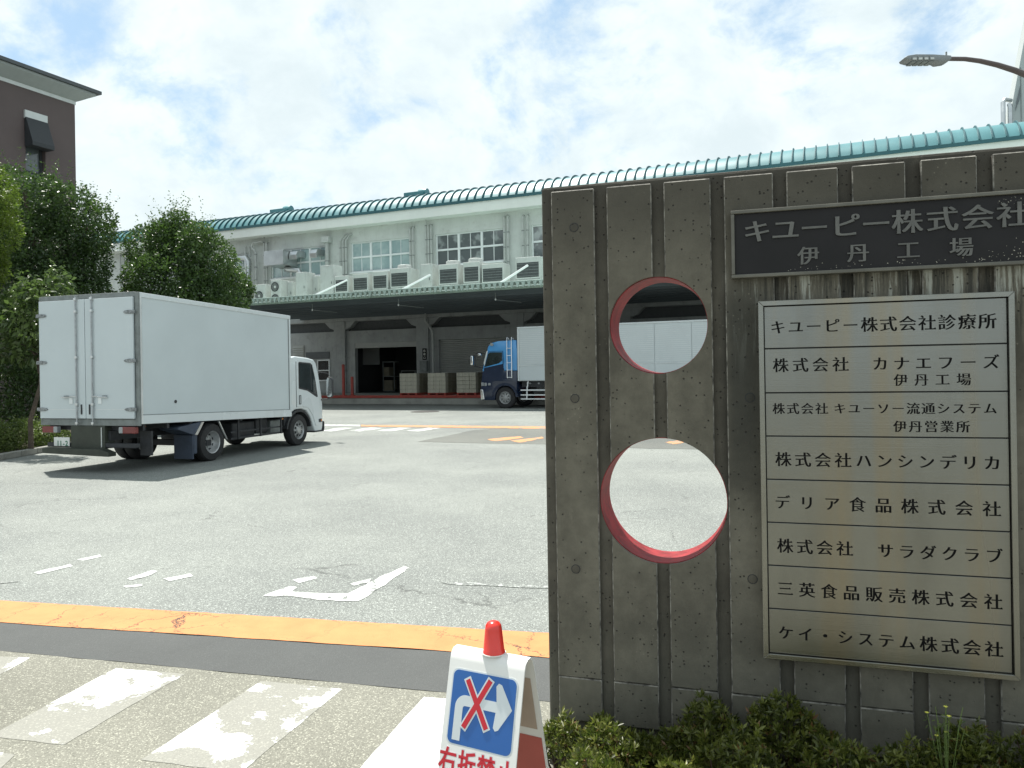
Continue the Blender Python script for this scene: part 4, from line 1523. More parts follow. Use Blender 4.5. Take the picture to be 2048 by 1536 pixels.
# aluminium edge trims of the box
for nm, a in (('top_rail', (HW - .05, HW + .004, 0.03, LB, TZ - .085, TZ)), ('top_rail', (-HW - .004, -HW + .05, 0.03, LB, TZ - .085, TZ)),
              ('bottom_rail', (HW - .04, HW + .003, 0.03, LB, BZ, BZ + .16)), ('bottom_rail', (-HW - .003, -HW + .04, 0.03, LB, BZ, BZ + .16))):
    lean_box(MB(), *a).build(nm, M['truck_white'], T, bev=0.008)
lean_box(MB(), HW - .035, HW + .002, LB - .06, LB - .0, BZ + .161, TZ - .086).build('front_post', M['truck_white'], T, bev=0.01)
lean_box(MB(), HW - .030, HW + .0015, LB - .085, LB - .075, BZ + .165, TZ - .09).build('front_post_joint', M['trim_grey'], T)
lean_box(MB(), -HW + .05, HW - .05, 0.04, LB, TZ - .019, TZ - .006).build('roof_sheet', M['truck_white'], T)
lean_box(MB(), HW - .012, HW + .0045, 0.05, LB - .07, BZ + .1605, BZ + .168).build('rail_joint', M['trim_grey'], T)
# rear portal
rf = MB()
rf.box(HW - .075, HW, -0.02, 0.028, BZ - .03, TZ).box(-HW, -HW + .035, -0.02, 0.028, BZ - .03, TZ)
rf.box(-HW + .035, HW - .075, -0.02, 0.028, TZ - .075, TZ + .01).box(-HW + .035, HW - .075, -0.02, 0.028, BZ - .03, BZ + .09)
rf.build('rear_portal', M['trim_grey'], T, bev=0.006)
MB().box(HW - .030, HW + .004, 0.029, 0.07, BZ, TZ - .08).build('corner_post', M['trim_alu'], T, bev=0.005)
dl, dm, dr = -HW + .04, -0.02, HW - .08
doors = []
for (a, b) in ((dl, dm - .006), (dm + .006, dr)):
    d = MB().box(a, b, -0.062, -0.021, BZ + .10, TZ - .082).build('rear_door', M['truck_panel'], T, bev=0.006)
    doors.append(d)
    MB().box(a + .03, b - .03, -0.0645, -0.0625, BZ + .26, BZ + .268).build('door_joint', M['trim_alu'], d)
for di, (d, xo, sg) in enumerate(((doors[0], dl, -1), (doors[1], dr, 1))):
    for zz in (1.10, 1.96, 2.82):
        z = zz + 0.03
        pts = [(xo + sg * .06, z - .03), (xo + sg * .06, z + .03), (xo - sg * .06, z + .035), (xo - sg * .16, z + .025), (xo - sg * .20, z), (xo - sg * .16, z - .025), (xo - sg * .06, z - .035)]
        h = MB().prism(pts, 'y', -0.078, -0.0625).build('hinge', pmat('hinge_steel', (0.26, 0.275, 0.28), 0.45, metal=0.5, var=0.5, scale=30), d, bev=0.004)
    # locking bar with its guides, keeper and handle
    bxp = dm + sg * 0.185
    bar = MB().tube([(bxp, -0.088, BZ - .02), (bxp, -0.088, TZ - .03)], 0.0135, 10).build('lock_bar', pmat('bar_steel', (0.40, 0.42, 0.43), 0.4, metal=0.6, var=0.2, scale=10), d, smooth=True)
    for z in (0.86, 1.20, 2.05, 2.88, 3.10):
        MB().box(bxp - .028, bxp + .028, -0.108, -0.0628, z, z + .045).build('bar_guide', M['stainless_bar'], d, bev=0.005)
    hx = bxp + sg * 0.02
    z = 1.36
    MB().tube([(bxp, -0.10, z), (bxp + sg * .09, -0.105, z + .01), (bxp + sg * .17, -0.10, z - .005), (bxp + sg * .34, -0.098, z - .01)], 0.012, 8).build('bar_handle', M['stainless_bar'], d, smooth=True)
    MB().box(bxp + sg * .15 - .04, bxp + sg * .15 + .04, -0.075, -0.0628, z - .13, z - .02).build('handle_plate', M['white_metal'], d, bev=0.004)
    MB().box(bxp + sg * .26 - .05, bxp + sg * .26 + .05, -0.085, -0.0628, z - .012, z + .02).build('handle_keeper', M['trim_grey'], d, bev=0.004)
    xs_ = dm + sg * 0.095
    MB().box(xs_ - .014, xs_ + .014, -0.078, -0.0628, 1.04, 1.22).build('door_catch', M['chassis_black'], d, bev=0.005)
# marker lamps on portal, small drain plug on the side panel
for y_ in (0.20, 4.35):
    MB().lathe([(0, 0), (.028, 0), (.022, .02), (0, .022)], 12, Matrix.Translation((HW - .12, y_, sl(BZ - .045, y_))) @ Matrix.Rotation(radians(90), 4, 'Y')).build('marker_lamp', M['lamp_orange'], T, smooth=True)
ys, zs = FT.onX(352, 803, HW)
MB().lathe([(0, 0), (.030, 0), (.030, .012), (0, .012)], 12, Matrix.Translation((HW - .013, ys, zs)) @ Matrix.Rotation(radians(90), 4, 'Y')).build('drain_cap', M['chassis_black'], T)
# chassis
ch = MB()
ch.box(-0.42, -0.34, 0.05, 5.6, 0.56, 0.74).box(0.34, 0.42, 0.05, 5.6, 0.56, 0.74)
for y in (0.1, 0.9, 1.6, 2.6, 3.6, 4.5):
    ch.box(-0.34, 0.34, y, y + .07, 0.6, 0.7)
for y in (0.12, 0.7, 1.3, 2.1, 2.8, 3.5, 4.2):
    ch.box(-HW + .06, HW - .06, y, y + .06, 0.741, sl(BZ + .015, y))
ch.box(-1.0, 1.0, 1.86, 2.0, 0.30, 0.42)
ch.box(-0.8, 0.8, 5.05, 5.17, 0.30, 0.40)
ch.build('chassis', M['chassis_black'], T, bev=0.008)
MB().box(0.50, 0.92, 2.75, 3.5, 0.36, 0.70).build('fuel_tank', M['chassis_black'], T, bev=0.03)
MB().box(-0.92, -0.50, 2.7, 3.8, 0.34, 0.72).build('tool_box', M['chassis_black'], T, bev=0.03)
MB().box(0.46, 0.86, 3.62, 4.05, 0.40, 0.72).build('air_tank', M['chassis_black'], T, bev=0.03)
MB().box(0.5, 0.9, 4.1, 4.5, 0.36, 0.66).build('battery_box', M['trim_grey'], T, bev=0.02)
sg_ = MB()
sg_.box(HW - .14, HW - .11, 2.55, 4.35, 0.36, 0.40).box(HW - .14, HW - .11, 2.55, 4.35, 0.50, 0.53)
for y in (2.75, 3.5, 4.25):
    sg_.box(HW - .109, HW - .08, y, y + .04, 0.36, 0.80)
sg_.build('side_guard', M['chassis_black'], T)
MB().tube([(HW - .06, 2.35, 0.40), (HW - .03, 2.08, 0.78)], 0.022, 8).build('guard_strut', M['stainless_bar'], T)
# rear wheel guard: flared mud wing, flap and stay
MB().prism([(0.95, 0.74), (1.58, 0.81), (1.60, 0.79), (1.45, 0.55), (1.44, 0.20), (1.36, 0.20), (1.36, 0.56), (0.93, 0.70)], 'x', HW - .46, HW - .02).build('mudguard', M['mud_blue'], T, bev=0.01)
MB().prism([(1.36, 0.57), (1.55, 0.80), (1.62, 0.80), (1.43, 0.56)], 'x', HW - .019, HW + .004).build('guard_stay', M['stainless_bar'], T)
MB().box(HW - .47, HW - .03, 1.325, 1.355, 0.10, 0.56).build('mud_flap', M['mud_blue'], T)
# tail: lift platform column, bumper bar, lamps, plate
MB().box(-0.42, 0.37, -0.03, 0.20, 0.42, BZ - .031).build('lift_column', M['olive_steel'], T, bev=0.01)
MB().box(0.30, 0.315, -0.045, -0.031, 0.45, BZ - .06).build('lift_rail', M['trim_alu'], T)
MB().prism([(-0.92, 0.43), (0.42, 0.43), (0.62, 0.37), (0.62, 0.30), (-0.92, 0.34)], 'y', -0.20, -0.02).build('lift_platform', M['olive_steel'], T, bev=0.008)
MB().box(-1.0, 1.05, -0.018, 0.10, 0.44, 0.52).build('rear_bumper', M['chassis_black'], T, bev=0.012)
for sg in (-1, 1):
    xc = sg * 0.92
    tl = MB().box(xc - .16, xc + .16, -0.055, 0.03, 0.70, 0.82).build('tail_light', M['lamp_red'], T, bev=0.012)
    MB().box(xc - sg * .16 - .045, xc - sg * .16 + .045, -0.058, 0.028, 0.705, 0.815).build('reverse_light', M['lamp_clear'], tl, bev=0.008)
pt = MB().box(-0.80, -0.43, -0.052, -0.04, 0.46, 0.62).build('licence_plate', M['plate_white'], T, bev=0.003)
mb = MB()
for i, c_ in enumerate('11-2'):
    put_glyph(mb, c_, 'fat', -0.70 + i * 0.068, 0.515, 0.13, -0.0545, -0.0515)
raw_build(mb, 'lettering', M['plate_green'], pt)
MB().box(HW - .3, HW - .05, 0.30, 0.34, 0.28, 0.72).build('rear_stay', M['chassis_black'], T)
# wheels
Rw = 0.375
wheel(T, HW - .17, 1.93, Rw, 0.24, 1, 'dual')
wheel(T, HW - .44, 1.93, Rw, 0.24, 1, 'plain')
wheel(T, -HW + .17, 1.93, Rw, 0.24, -1, 'dual')
wheel(T, -HW + .44, 1.93, Rw, 0.24, -1, 'plain')
wheel(T, 0.86, 5.12, Rw, 0.22, 1, 'plain')
wheel(T, -0.86, 5.12, Rw, 0.22, -1, 'plain')

# cab
CW = 0.96
cab_prof = [(4.78, 0.78), (4.78, 2.02), (4.84, 2.11), (5.00, 2.135), (5.55, 2.10), (5.80, 2.06), (5.90, 1.98), (6.02, 1.66), (6.13, 1.20), (6.17, 0.95), (6.17, 0.40), (6.12, 0.27),
            (5.82, 0.27), (5.72, 0.44), (5.62, 0.66), (5.46, 0.82), (5.25, 0.87), (4.98, 0.86)]
cab = MB().prism(cab_prof, 'x', -CW, CW).build('cab', M['truck_white'], T, bev=0.035, seg=3, smooth=True)


def side_plate(pts, x, th, name, mat, parent, bev=0.003):
    return MB().prism(pts, 'x', x, x + th).build(name, mat, parent, bev=bev)


dpts = [(5.04, 0.92), (5.04, 2.0), (5.10, 2.05), (5.64, 2.02), (5.75, 1.96), (5.88, 1.62), (6.00, 1.16), (6.02, 0.5), (5.92, 0.42), (5.84, 0.42), (5.70, 0.70), (5.52, 0.88), (5.30, 0.925)]
door = side_plate(dpts, CW - .001, 0.014, 'door', M['truck_white'], T, 0.008)
jp = MB()
jp.prism([(5.025, 0.92), (5.025, 2.01), (5.036, 2.01), (5.036, 0.92)], 'x', CW - .004, CW + .002)
jp.build('door_gap', M['dark_gap'], door)
wpts = [(5.115, 1.36), (5.115, 1.97), (5.14, 2.0), (5.62, 1.975), (5.70, 1.93), (5.83, 1.58), (5.93, 1.14), (5.88, 1.13), (5.48, 1.30)]
wpts2 = [(5.145, 1.39), (5.145, 1.955), (5.16, 1.965), (5.60, 1.945), (5.67, 1.91), (5.80, 1.57), (5.885, 1.185), (5.50, 1.335)]
side_plate(wpts, CW + .0135, 0.004, 'window_seal', M['chassis_black'], door, 0)
side_plate(wpts2, CW + .018, 0.003, 'window_glass', M['cab_glass'], door, 0)
MB().prism([(5.60, 1.93), (5.63, 1.93), (5.66, 1.30), (5.63, 1.32)], 'x', CW + .0212, CW + .024).build('window_bar', M['chassis_black'], door)
hdl = MB().box(CW + .0132, CW + .020, 5.12, 5.21, 0.98, 1.20).build('door_handle', M['chassis_black'], door, bev=0.006)
MB().box(CW + .0205, CW + .035, 5.135, 5.155, 1.0, 1.18).build('handle_grip', M['truck_white'], hdl, bev=0.004)
MB().box(CW + .001, CW + .02, 5.96, 6.10, 0.50, 0.585).build('side_indicator', M['chassis_black'], T, bev=0.01)
MB().box(CW + .0205, CW + .026, 6.05, 6.09, 0.52, 0.57).build('indicator_lens', M['lamp_orange'], T)
MB().prism([(5.78, 0.26), (6.20, 0.26), (6.23, 0.33), (6.23, 0.50), (6.185, 0.52), (6.185, 0.30), (5.80, 0.30)], 'x', -CW - .01, CW + .01).build('bumper', M['chassis_black'], T, bev=0.01)
# wheel arch lip
ar = [(5.12 + 0.52 * cos(a), 0.36 + 0.50 * sin(a)) for a in [radians(8 + 164 * i / 14) for i in range(15)]]
ar2 = [(5.12 + 0.47 * cos(a), 0.36 + 0.45 * sin(a)) for a in [radians(8 + 164 * i / 14) for i in range(15)]]
mb = MB()
vs, fs = [], []
for (p, q) in zip(ar, ar2):
    vs += [(CW - .25, *p), (CW + .018, *p), (CW + .018, *q), (CW - .25, *q)]
for i in range(14):
    a, b = 4 * i, 4 * (i + 1)
    for j in range(4):
        fs.append([a + j, a + (j + 1) % 4, b + (j + 1) % 4, b + j])
mb.add(vs, fs)
mb.build('wheel_arch', M['chassis_black'], T)
MB().box(-CW + .05, CW - .05, 4.60, 4.779, 0.5, 1.95).build('cab_back', M['chassis_black'], T, bev=0.02)
# windscreen
ws = MB()
ws.add([(-.86, 5.912, 1.95), (.86, 5.912, 1.95), (.86, 6.125, 1.24), (-.86, 6.125, 1.24)], [[0, 1, 2, 3]])
ws2 = ws.build('windscreen', M['cab_glass'], T)
# mirrors
mr = MB().tube([(CW + .0, 6.10, 1.05), (CW + .16, 6.16, 1.07), (CW + .20, 6.17, 1.12)], 0.014, 8).tube([(CW + .0, 6.02, 1.75), (CW + .16, 6.14, 1.72), (CW + .20, 6.17, 1.66)], 0.010, 8)
mro = mr.build('mirror_arm', M['chassis_black'], T, smooth=True)
MB().prism([(CW + .12, 1.16), (CW + .12, 1.55), (CW + .16, 1.62), (CW + .26, 1.62), (CW + .30, 1.55), (CW + .30, 1.16), (CW + .26, 1.11), (CW + .16, 1.11)], 'y', 6.15, 6.22).build('mirror', M['chassis_black'], mro, bev=0.015)
MB().prism([(CW + .135, 1.17), (CW + .135, 1.54), (CW + .165, 1.60), (CW + .255, 1.60), (CW + .285, 1.54), (CW + .285, 1.17), (CW + .255, 1.125), (CW + .165, 1.125)], 'y', 6.143, 6.1495).build('mirror_glass', M['chrome'], mro)

# ================================================================== BLUE TRUCK
T2Q = -8.46
S = lambda a, b, q=T2Q: FB.onY(560 + .2637 * a, 580 + .2637 * b, q)
t2 = tag(empty('cargo_truck', FB.world(0, T2Q), FB.a), 'blue and navy cab heavy truck with a long white box at the loading dock', 'truck')
TW = 2.45
z_off = 0.0
prof2 = [S(*p) for p in ((1528, 836), (1522, 790), (1524, 705), (1530, 660), (1530, 612), (1545, 560), (1566, 470), (1576, 428), (1600, 402), (1650, 388), (1788, 378), (1796, 470), (1796, 690), (1790, 760),
                          (1780, 745), (1740, 728), (1690, 725), (1655, 745), (1632, 785), (1628, 836))]
prof2 = [(a, max(b, 0.32)) for a, b in prof2]
lo = [p for p in prof2]
# the navy lower body and the blue upper body are two shells of the same outline
zc = S(1600, 620)[1]
split = [S(1530, 612), S(1545, 575), S(1690, 560), S(1690, 612), S(1796, 612)]
upper = [S(*p) for p in ((1534, 600), (1545, 560), (1566, 470), (1576, 428), (1600, 402), (1650, 388), (1788, 378), (1796, 470), (1796, 612), (1700, 612), (1690, 585), (1600, 592), (1534, 620))]
lower = [S(*p) for p in ((1534, 621), (1600, 593), (1690, 586), (1700, 613), (1796, 613), (1796, 690), (1794, 780), (1780, 750), (1740, 730), (1690, 727), (1655, 745), (1634, 785), (1628, 836), (1528, 836), (1522, 790), (1524, 705), (1530, 660))]
MB().prism(upper, 'y', 0.02, TW - .02).build('cab', M['truck_blue'], t2, bev=0.03, smooth=True)
MB().prism(lower, 'y', 0.0, TW).build('cab_lower', M['truck_navy'], t2, bev=0.03, smooth=True)
d2 = MB().prism([S(*p) for p in ((1548, 595), (1575, 480), (1590, 465), (1690, 462), (1694, 500), (1694, 690), (1640, 690), (1548, 690))], 'y', -0.006, -0.001).build('door', M['truck_navy'], t2)
MB().prism([S(*p) for p in ((1550, 590), (1575, 482), (1592, 468), (1688, 466), (1690, 560), (1600, 580))], 'y', -0.010, -0.0065).build('door_upper', M['truck_blue'], d2)
MB().prism([S(*p) for p in ((1552, 585), (1578, 484), (1594, 472), (1686, 472), (1686, 535), (1660, 556))], 'y', -0.016, -0.0105).build('window_glass', M['cab_glass'], d2)
MB().prism([S(*p) for p in ((1545, 555), (1567, 465), (1578, 462), (1552, 575))], 'y', -0.013, -0.0062).build('pillar_trim', M['truck_white'], t2)
MB().prism([S(*p) for p in ((1590, 412), (1600, 400), (1622, 410), (1615, 425), (1598, 425))], 'y', -0.02, 0.0).build('marker_lamp', M['lamp_clear'], t2, bev=0.01)
for (a, b) in (((1526, 702), (1546, 728)), ((1550, 704), (1568, 728)), ((1578, 706), (1598, 724))):
    p, q = S(*a), S(*b)
    MB().box(p[0], q[0], -0.02, 0.2, q[1], p[1]).build('headlight', M['lamp_clear'], t2, bev=0.015)
MB().prism([S(*p) for p in ((1522, 755), (1540, 755), (1552, 830), (1526, 834))], 'y', -0.03, 0.5).build('bumper_corner', M['chrome'], t2, bev=0.02)
# fender arch
cw2 = S(1705, 815)
mb = MB()
vs, fs = [], []
for i in range(15):
    a = radians(2 + 172 * i / 14)
    for (rr, yy) in ((0.66, -0.03), (0.56, -0.03), (0.56, 0.5), (0.66, 0.5)):
        vs.append((cw2[0] + rr * cos(a) * 1.0, yy, cw2[1] + rr * sin(a)))
for i in range(14):
    a, b = 4 * i, 4 * (i + 1)
    for j in range(4):
        fs.append([a + j, a + (j + 1) % 4, b + (j + 1) % 4, b + j])
mb.add(vs, fs)
mb.build('fender', M['truck_navy'], t2)
# ladder with hoops
lad = MB()
xa2, xb2 = S(1728, 500)[0], S(1762, 500)[0]
zt2, zb2 = S(1740, 362)[1], S(1740, 668)[1]
for xx in (xa2, xb2):
    lad.tube([(xx, 0.15, zt2 - .12), (xx, 0.10, zt2), (xx, -0.05, zt2), (xx, -0.10, zt2 - .15), (xx, -0.10, zb2)], 0.022, 8)
z = zb2 + 0.03
while z < zt2 - .3:
    lad.tube([(xa2, -0.10, z), (xb2, -0.10, z)], 0.016, 6)
    z += 0.33
lad.build('ladder', M['chrome'], t2, smooth=True)
# mirrors ahead of the cab
for (a, b, c_, d_, nm) in ((1464, 498, 1484, 572, 'mirror'), (1520, 480, 1542, 500, 'mirror')):
    p, q = S(a, b), S(c_, d_)
    MB().box(p[0], q[0], -0.30, -0.12, q[1], p[1]).build(nm, M['chrome'], t2, bev=0.04, seg=3, smooth=True)
p = S(1484, 500)
q = S(1545, 480)
MB().tube([(p[0], -0.2, p[1]), (S(1510, 480)[0], -.2, S(1510, 478)[1]), (q[0], 0.05, q[1])], 0.02, 6).tube([(S(1482, 575)[0], -.2, S(1482, 575)[1]), (S(1545, 590)[0], 0.05, S(1545, 592)[1])], 0.018, 6).tube([(S(1496, 500)[0], -.2, S(1496, 500)[1]), (S(1496, 575)[0], -.2, S(1496, 575)[1])], 0.03, 6).build('mirror_arm', M['chassis_black'], t2)
# box: grey-white ribbed side panels
bx0 = S(1800, 500)[0]
bzt, bzm, bzb = 3.685, S(1850, 575)[1], S(1850, 690)[1]
bx1 = bx0 + 9.4
MB().box(bx0 + .02, bx1, 0.03, TW - .03, bzb, bzt - .03).build('cargo_box', M['truck_white'], t2)
x = bx0 + 0.10
pw = 1.55
while x < bx1 - 0.2:
    w_ = min(pw, bx1 - x)
    pn = MB().box(x, x + w_ - 0.02, 0.0, 0.029, bzm + .04, bzt - .09).build('upper_panel', M['truck_panel'], t2, bev=0.004, seg=1)
    z = bzm + 0.10
    while z < bzt - .14:
        MB().box(x + .02, x + w_ - .04, -0.008, -0.0005, z, z + 0.03).build('panel_rib', M['truck_white'], pn)
        z += 0.085
    MB().box(x, x + w_ - 0.02, 0.0, 0.029, bzb + .02, bzm - .01).build('lower_panel', M['truck_panel'], t2, bev=0.004, seg=1)
    x += pw
MB().box(bx0, bx1, -0.012, 0.12, bzt - .085, bzt).build('top_rail', M['truck_white'], t2, bev=0.02)
MB().box(bx0, bx1, -0.012, 0.029, bzm - .008, bzm + .036).build('middle_rail', M['truck_white'], t2, bev=0.005)
MB().box(bx0, bx0 + .09, -0.014, 0.12, bzb, bzt - .087).build('front_post', M['truck_white'], t2, bev=0.02)
MB().box(bx0 + 4.95, bx0 + 5.12, -0.05, -0.014, bzm - .3, bzm - .02).build('box_latch', M['chassis_black'], t2)
MB().box(bx0 + .1, bx1, 0.25, TW - .25, bzb - .28, bzb - .002).build('chassis', M['chassis_black'], t2)
for zz in (0.40, 0.58, 0.80):
    MB().box(bx0 + .12, bx0 + 6.0, 0.02, 0.07, zz, zz + .055).build('side_rail', M['white_metal'], t2, bev=0.008)
MB().tube([(S(1868, 800)[0], 0.045, .40), (S(1872, 770)[0], .045, .9), (S(1880, 740)[0], .045, bzb - .02)], 0.03, 6).build('rail_stay', M['white_metal'], t2)
for a in (1862, 1882, 1948):
    MB().lathe([(0, 0), (.05, 0), (.045, .03), (0, .035)], 12, Matrix.Translation((S(a, 708)[0], 0.24, S(a, 708)[1])) @ Matrix.Rotation(radians(90), 4, 'X')).build('marker_lamp', M['lamp_clear'], t2, smooth=True)


def wheel2(x, r, yy):
    e = wheel(t2, 0, 0, r, 0.28, -1, 'plain')
    e.location = (x, yy, r)
    e.rotation_euler = (0, 0, radians(90))
    return e


for x_ in (cw2[0], cw2[0] + 1.9 if False else None, bx0 + 6.6, bx0 + 7.9):
    if x_ is None:
        continue
    wheel2(x_, 0.49, 0.17)
    wheel2(x_, 0.49, TW - 0.2)

# ================================================================== BROWN BUILDING (left)
dC = px_dir(158, 742)
FQ = Fr(dC[0] * 34, 34.0, radians(66))
bb = tag(empty('brown_building', FQ.world(0, 0), FQ.a), 'brown rendered building with white eaves rising behind the trees at left', 'building')
_, zt = FQ.onY(156, 212, 0)
LQ = -26.0
# window opening
wx0, wz1 = FQ.onY(50, 234, 0)
wx1, _ = FQ.onY(90, 250, 0)
wz0 = wz1 - 4.2
mb = MB()
mb.box(LQ, wx0, 0, 0.4, 0, zt).box(wx1, 0, 0, 0.4, 0, zt).box(wx0, wx1, 0, 0.4, wz1, zt).box(wx0, wx1, 0, 0.4, 0, wz0)
mb.box(-0.4, 0.0, 0.401, 16, 0, zt)
mb.box(LQ, LQ + .4, 0.401, 16, 0, zt).box(LQ, 0, 16, 16.3, 0, zt)
mb.build('wall', M['brown_render'], bb)
MB().box(LQ - .03, 0.03, -0.03, 16.3, zt + .001, zt + 0.15).build('cornice', M['eave_white'], bb)
rings = [(0.05, zt + 0.151), (0.14, zt + 0.19), (0.38, zt + 0.34), (0.60, zt + 0.47), (0.60, zt + 0.56)]
mb = MB()
vs = []
for (o_, z_) in rings:
    vs += [(LQ - o_, -o_, z_), (o_, -o_, z_), (o_, 16 + o_, z_), (LQ - o_, 16 + o_, z_)]
fs = [[0, 1, 2, 3], [16, 17, 18, 19]]
for r_ in range(4):
    for j in range(4):
        fs.append([r_ * 4 + j, r_ * 4 + (j + 1) % 4, (r_ + 1) * 4 + (j + 1) % 4, (r_ + 1) * 4 + j])
mb.add(vs, fs)
mb.build('eave', M['soffit_grey'], bb)
MB().prism([(-0.74, zt + 0.561), (-0.74, zt + 0.70), (-0.5, zt + 0.76), (16, zt + 1.1), (16, zt + 0.561)], 'x', LQ - .7, 0.76).build('roof', M['eave_dark'], bb)
w_ = MB().box(wx0 + .02, wx1 - .02, 0.25, 0.29, wz0 + .02, wz1 - .02).build('window', M['glass_grey'], bb)
MB().box(wx0 + .02, wx0 + .10, 0.18, 0.249, wz0, wz1).box(wx1 - .10, wx1 - .02, 0.18, 0.249, wz0, wz1).box(wx0 + .1, wx1 - .1, 0.18, 0.249, wz0 + 2.0, wz0 + 2.08).build('frame', M['awning_dark'], w_)
_, la = FQ.onY(60, 224, -.1)
MB().box(wx0 - .05, wx1 + .05, -0.10, -0.001, wz1 - .05, wz1 + .28).build('lintel', M['eave_white'], bb)
aw = MB().prism([(-0.102, wz1 - .0), (-0.14, wz1 - .05), (-0.52, wz1 - 1.05), (-0.52, wz1 - 1.22), (-0.02, wz1 - 1.22), (-0.02, wz1 - .06)], 'x', wx0 - 0.05, wx1 + 0.05)
aw.build('awning', M['awning_dark'], bb, bev=0.02)

# ================================================================== WHITE TOWER (right, far)
TQ = 30.0
tw = tag(empty('white_tower', FB.world(0, 0), FB.a), 'pale tapering tower behind the curved roof at the right edge', 'tower')
pA, pB = FB.onY(2020, 232, TQ), FB.onY(2056, 40, TQ)
dxz = (pB[0] - pA[0]) / (pB[1] - pA[1])
zl, zh = 0.0, pB[1] + 6
fx = lambda z: pA[0] + (z - pA[1]) * dxz
MB().prism([(fx(zl) , zl), (fx(zl) + 22, zl), (fx(zh) + 10, zh), (fx(zh), zh)], 'y', TQ, TQ + 3).build('wall', M['tower_white'], tw)
sa, sb = FB.onY(2035, 222, TQ), FB.onY(2040.5, 172, TQ)
MB().prism([(sa[0] - .15, sa[1]), (sa[0] + .15, sa[1] + .9), (sb[0], sb[1]), (sb[0] - .25, sb[1] - 1.0)], 'y', TQ - .06, TQ - .002).build('window', M['glass_grey'], tw)
c0_, c1_ = FB.onY(2041, 150, TQ), FB.onY(2042, 60, TQ)
MB().box(FB.onY(2041, 200, TQ)[0], FB.onY(2041, 200, TQ)[0] + .06, TQ - .03, TQ - .001, 12, FB.onY(2041, 135, TQ)[1]).build('wall_joint', M['trim_grey'], tw)
p0, p1, p2, p3 = FB.onY(2006, 232, TQ - 1), FB.onY(2006, 204, TQ - 1), FB.onY(2010, 199, TQ - 1), FB.onY(2024, 197, TQ - 1)
for off in (0, 0.45):
    MB().tube([(p0[0] + off, TQ - 1, p0[1] - 6), (p1[0] + off, TQ - 1, p1[1] - off), (p2[0] + off * .6, TQ - 1, p2[1] - off), (p3[0], TQ - .5, p3[1] - off)], 0.16, 8).build('pipe', M['duct_metal'], tw, smooth=True)

# ================================================================== STREET LAMP
zL = 11.0
def at(px, py, Z):
    d = px_dir(px, py)
    return Vector((d.x * Z, Z, EYE + d.z * Z))


h0, h1 = at(1803, 118, zL), at(1896, 122, zL)
pole_x = at(2210, 742, zL).x
lamp = tag(empty('street_lamp', (pole_x, zL, 0)), 'grey LED street lamp head on a brown curved arm against the sky', 'street lamp')
Lh = h1.x - h0.x
hx = h0.x - pole_x
hz = (h0.z + h1.z) / 2
hd = [(0.0, 0.010), (0.05, 0.035), (0.16, 0.050), (0.40, 0.045), (Lh, 0.025), (Lh, -0.030), (Lh * .92, -0.055), (Lh * .74, -0.070), (Lh * .70, -0.045), (0.10, -0.042), (0.02, -0.020)]
housing = MB().prism([(hx + a, hz + b) for a, b in hd], 'y', -0.10, 0.10).build('lamp_head', M['lamp_housing'], lamp, bev=0.018, smooth=True)
for i in range(4):
    for j in range(2):
        x = hx + 0.10 + i * 0.082
        y = -0.085 + j * 0.09
        MB().box(x, x + .07, y, y + .08, hz - 0.056, hz - 0.0435).build('led_module', M['trim_grey'], housing, bev=0.008)
    MB().box(hx + 0.09 + i * .082, hx + 0.098 + i * .082, -0.109, -0.101, hz - .035, hz + .01).build('fin', M['trim_grey'], housing)
for i in range(4):
    MB().box(hx + 0.105 + i * .082, hx + 0.160 + i * .082, -0.107, -0.1005, hz - .033, hz - .004).build('side_lens', M['led_lens'], housing, bev=0.003)
MB().box(hx + Lh - .03, hx + Lh - .015, -0.01, 0.01, hz + .04, hz + .11).build('fin', M['trim_grey'], housing)
arm = [at(px, py, zL) - Vector((pole_x, 0, 0)) - Vector((0, zL, 0)) for px, py in ((1893, 117.5), (1930, 118), (1960, 122), (1995, 130), (2030, 141), (2060, 153), (2110, 178), (2160, 215), (2195, 262), (2209, 330))]
MB().tube(arm, [0.030, 0.031, 0.033, 0.036, 0.040, 0.043, 0.047, 0.05, 0.055, 0.06], 12).build('arm', M['lamp_pole'], lamp, smooth=True)
MB().tube([(0, 0, 0), (0, 0, 2), (0, 0, arm[-1].z + .1)], [0.09, 0.08, 0.062], 14).build('pole', M['lamp_pole'], lamp, smooth=True)

# ================================================================== A-FRAME SIGN
AZ = 0.75
aL = gnd(900.5, 1317, AZ)
aR = gnd(1049, 1345, AZ)
av = aR - aL
FA = Fr(aL.x, aL.y, atan2(av.y, av.x))
AW = av.length
K = 0.25
asg = tag(empty('barricade_sign', FA.world(0, 0), FA.a), 'white folding stand sign with red cap and crossed out right turn arrow', 'sign')
TT = 0.062
outer = [(-K * AZ - .0, 0.0), (0.0 - .0, AZ), (0.008, AZ + 0.020), (0.022, AZ + 0.031), (0.045, AZ + 0.033), (0.060, AZ + 0.022), (0.070, AZ + .0), (0.070 + K * AZ, 0.0)]
th = 0.004
inner = [(a + (th if a < 0.03 else -th), b - (th if b > 0.5 else 0)) for a, b in outer]
mb = MB()
vs, fs = [], []
for (o_, i_) in zip(outer, inner):
    vs += [(0, *o_), (AW, *o_), (AW, *i_), (0, *i_)]
n = len(outer)
for i in range(n - 1):
    a, b = 4 * i, 4 * (i + 1)
    for j in range(4):
        fs.append([a + j, a + (j + 1) % 4, b + (j + 1) % 4, b + j])
fs += [[0, 1, 2, 3], [4 * n - 4, 4 * n - 3, 4 * n - 2, 4 * n - 1]]
mb.add(vs, fs)
mb.build('folded_body', M['plastic_white'], asg, smooth=True)
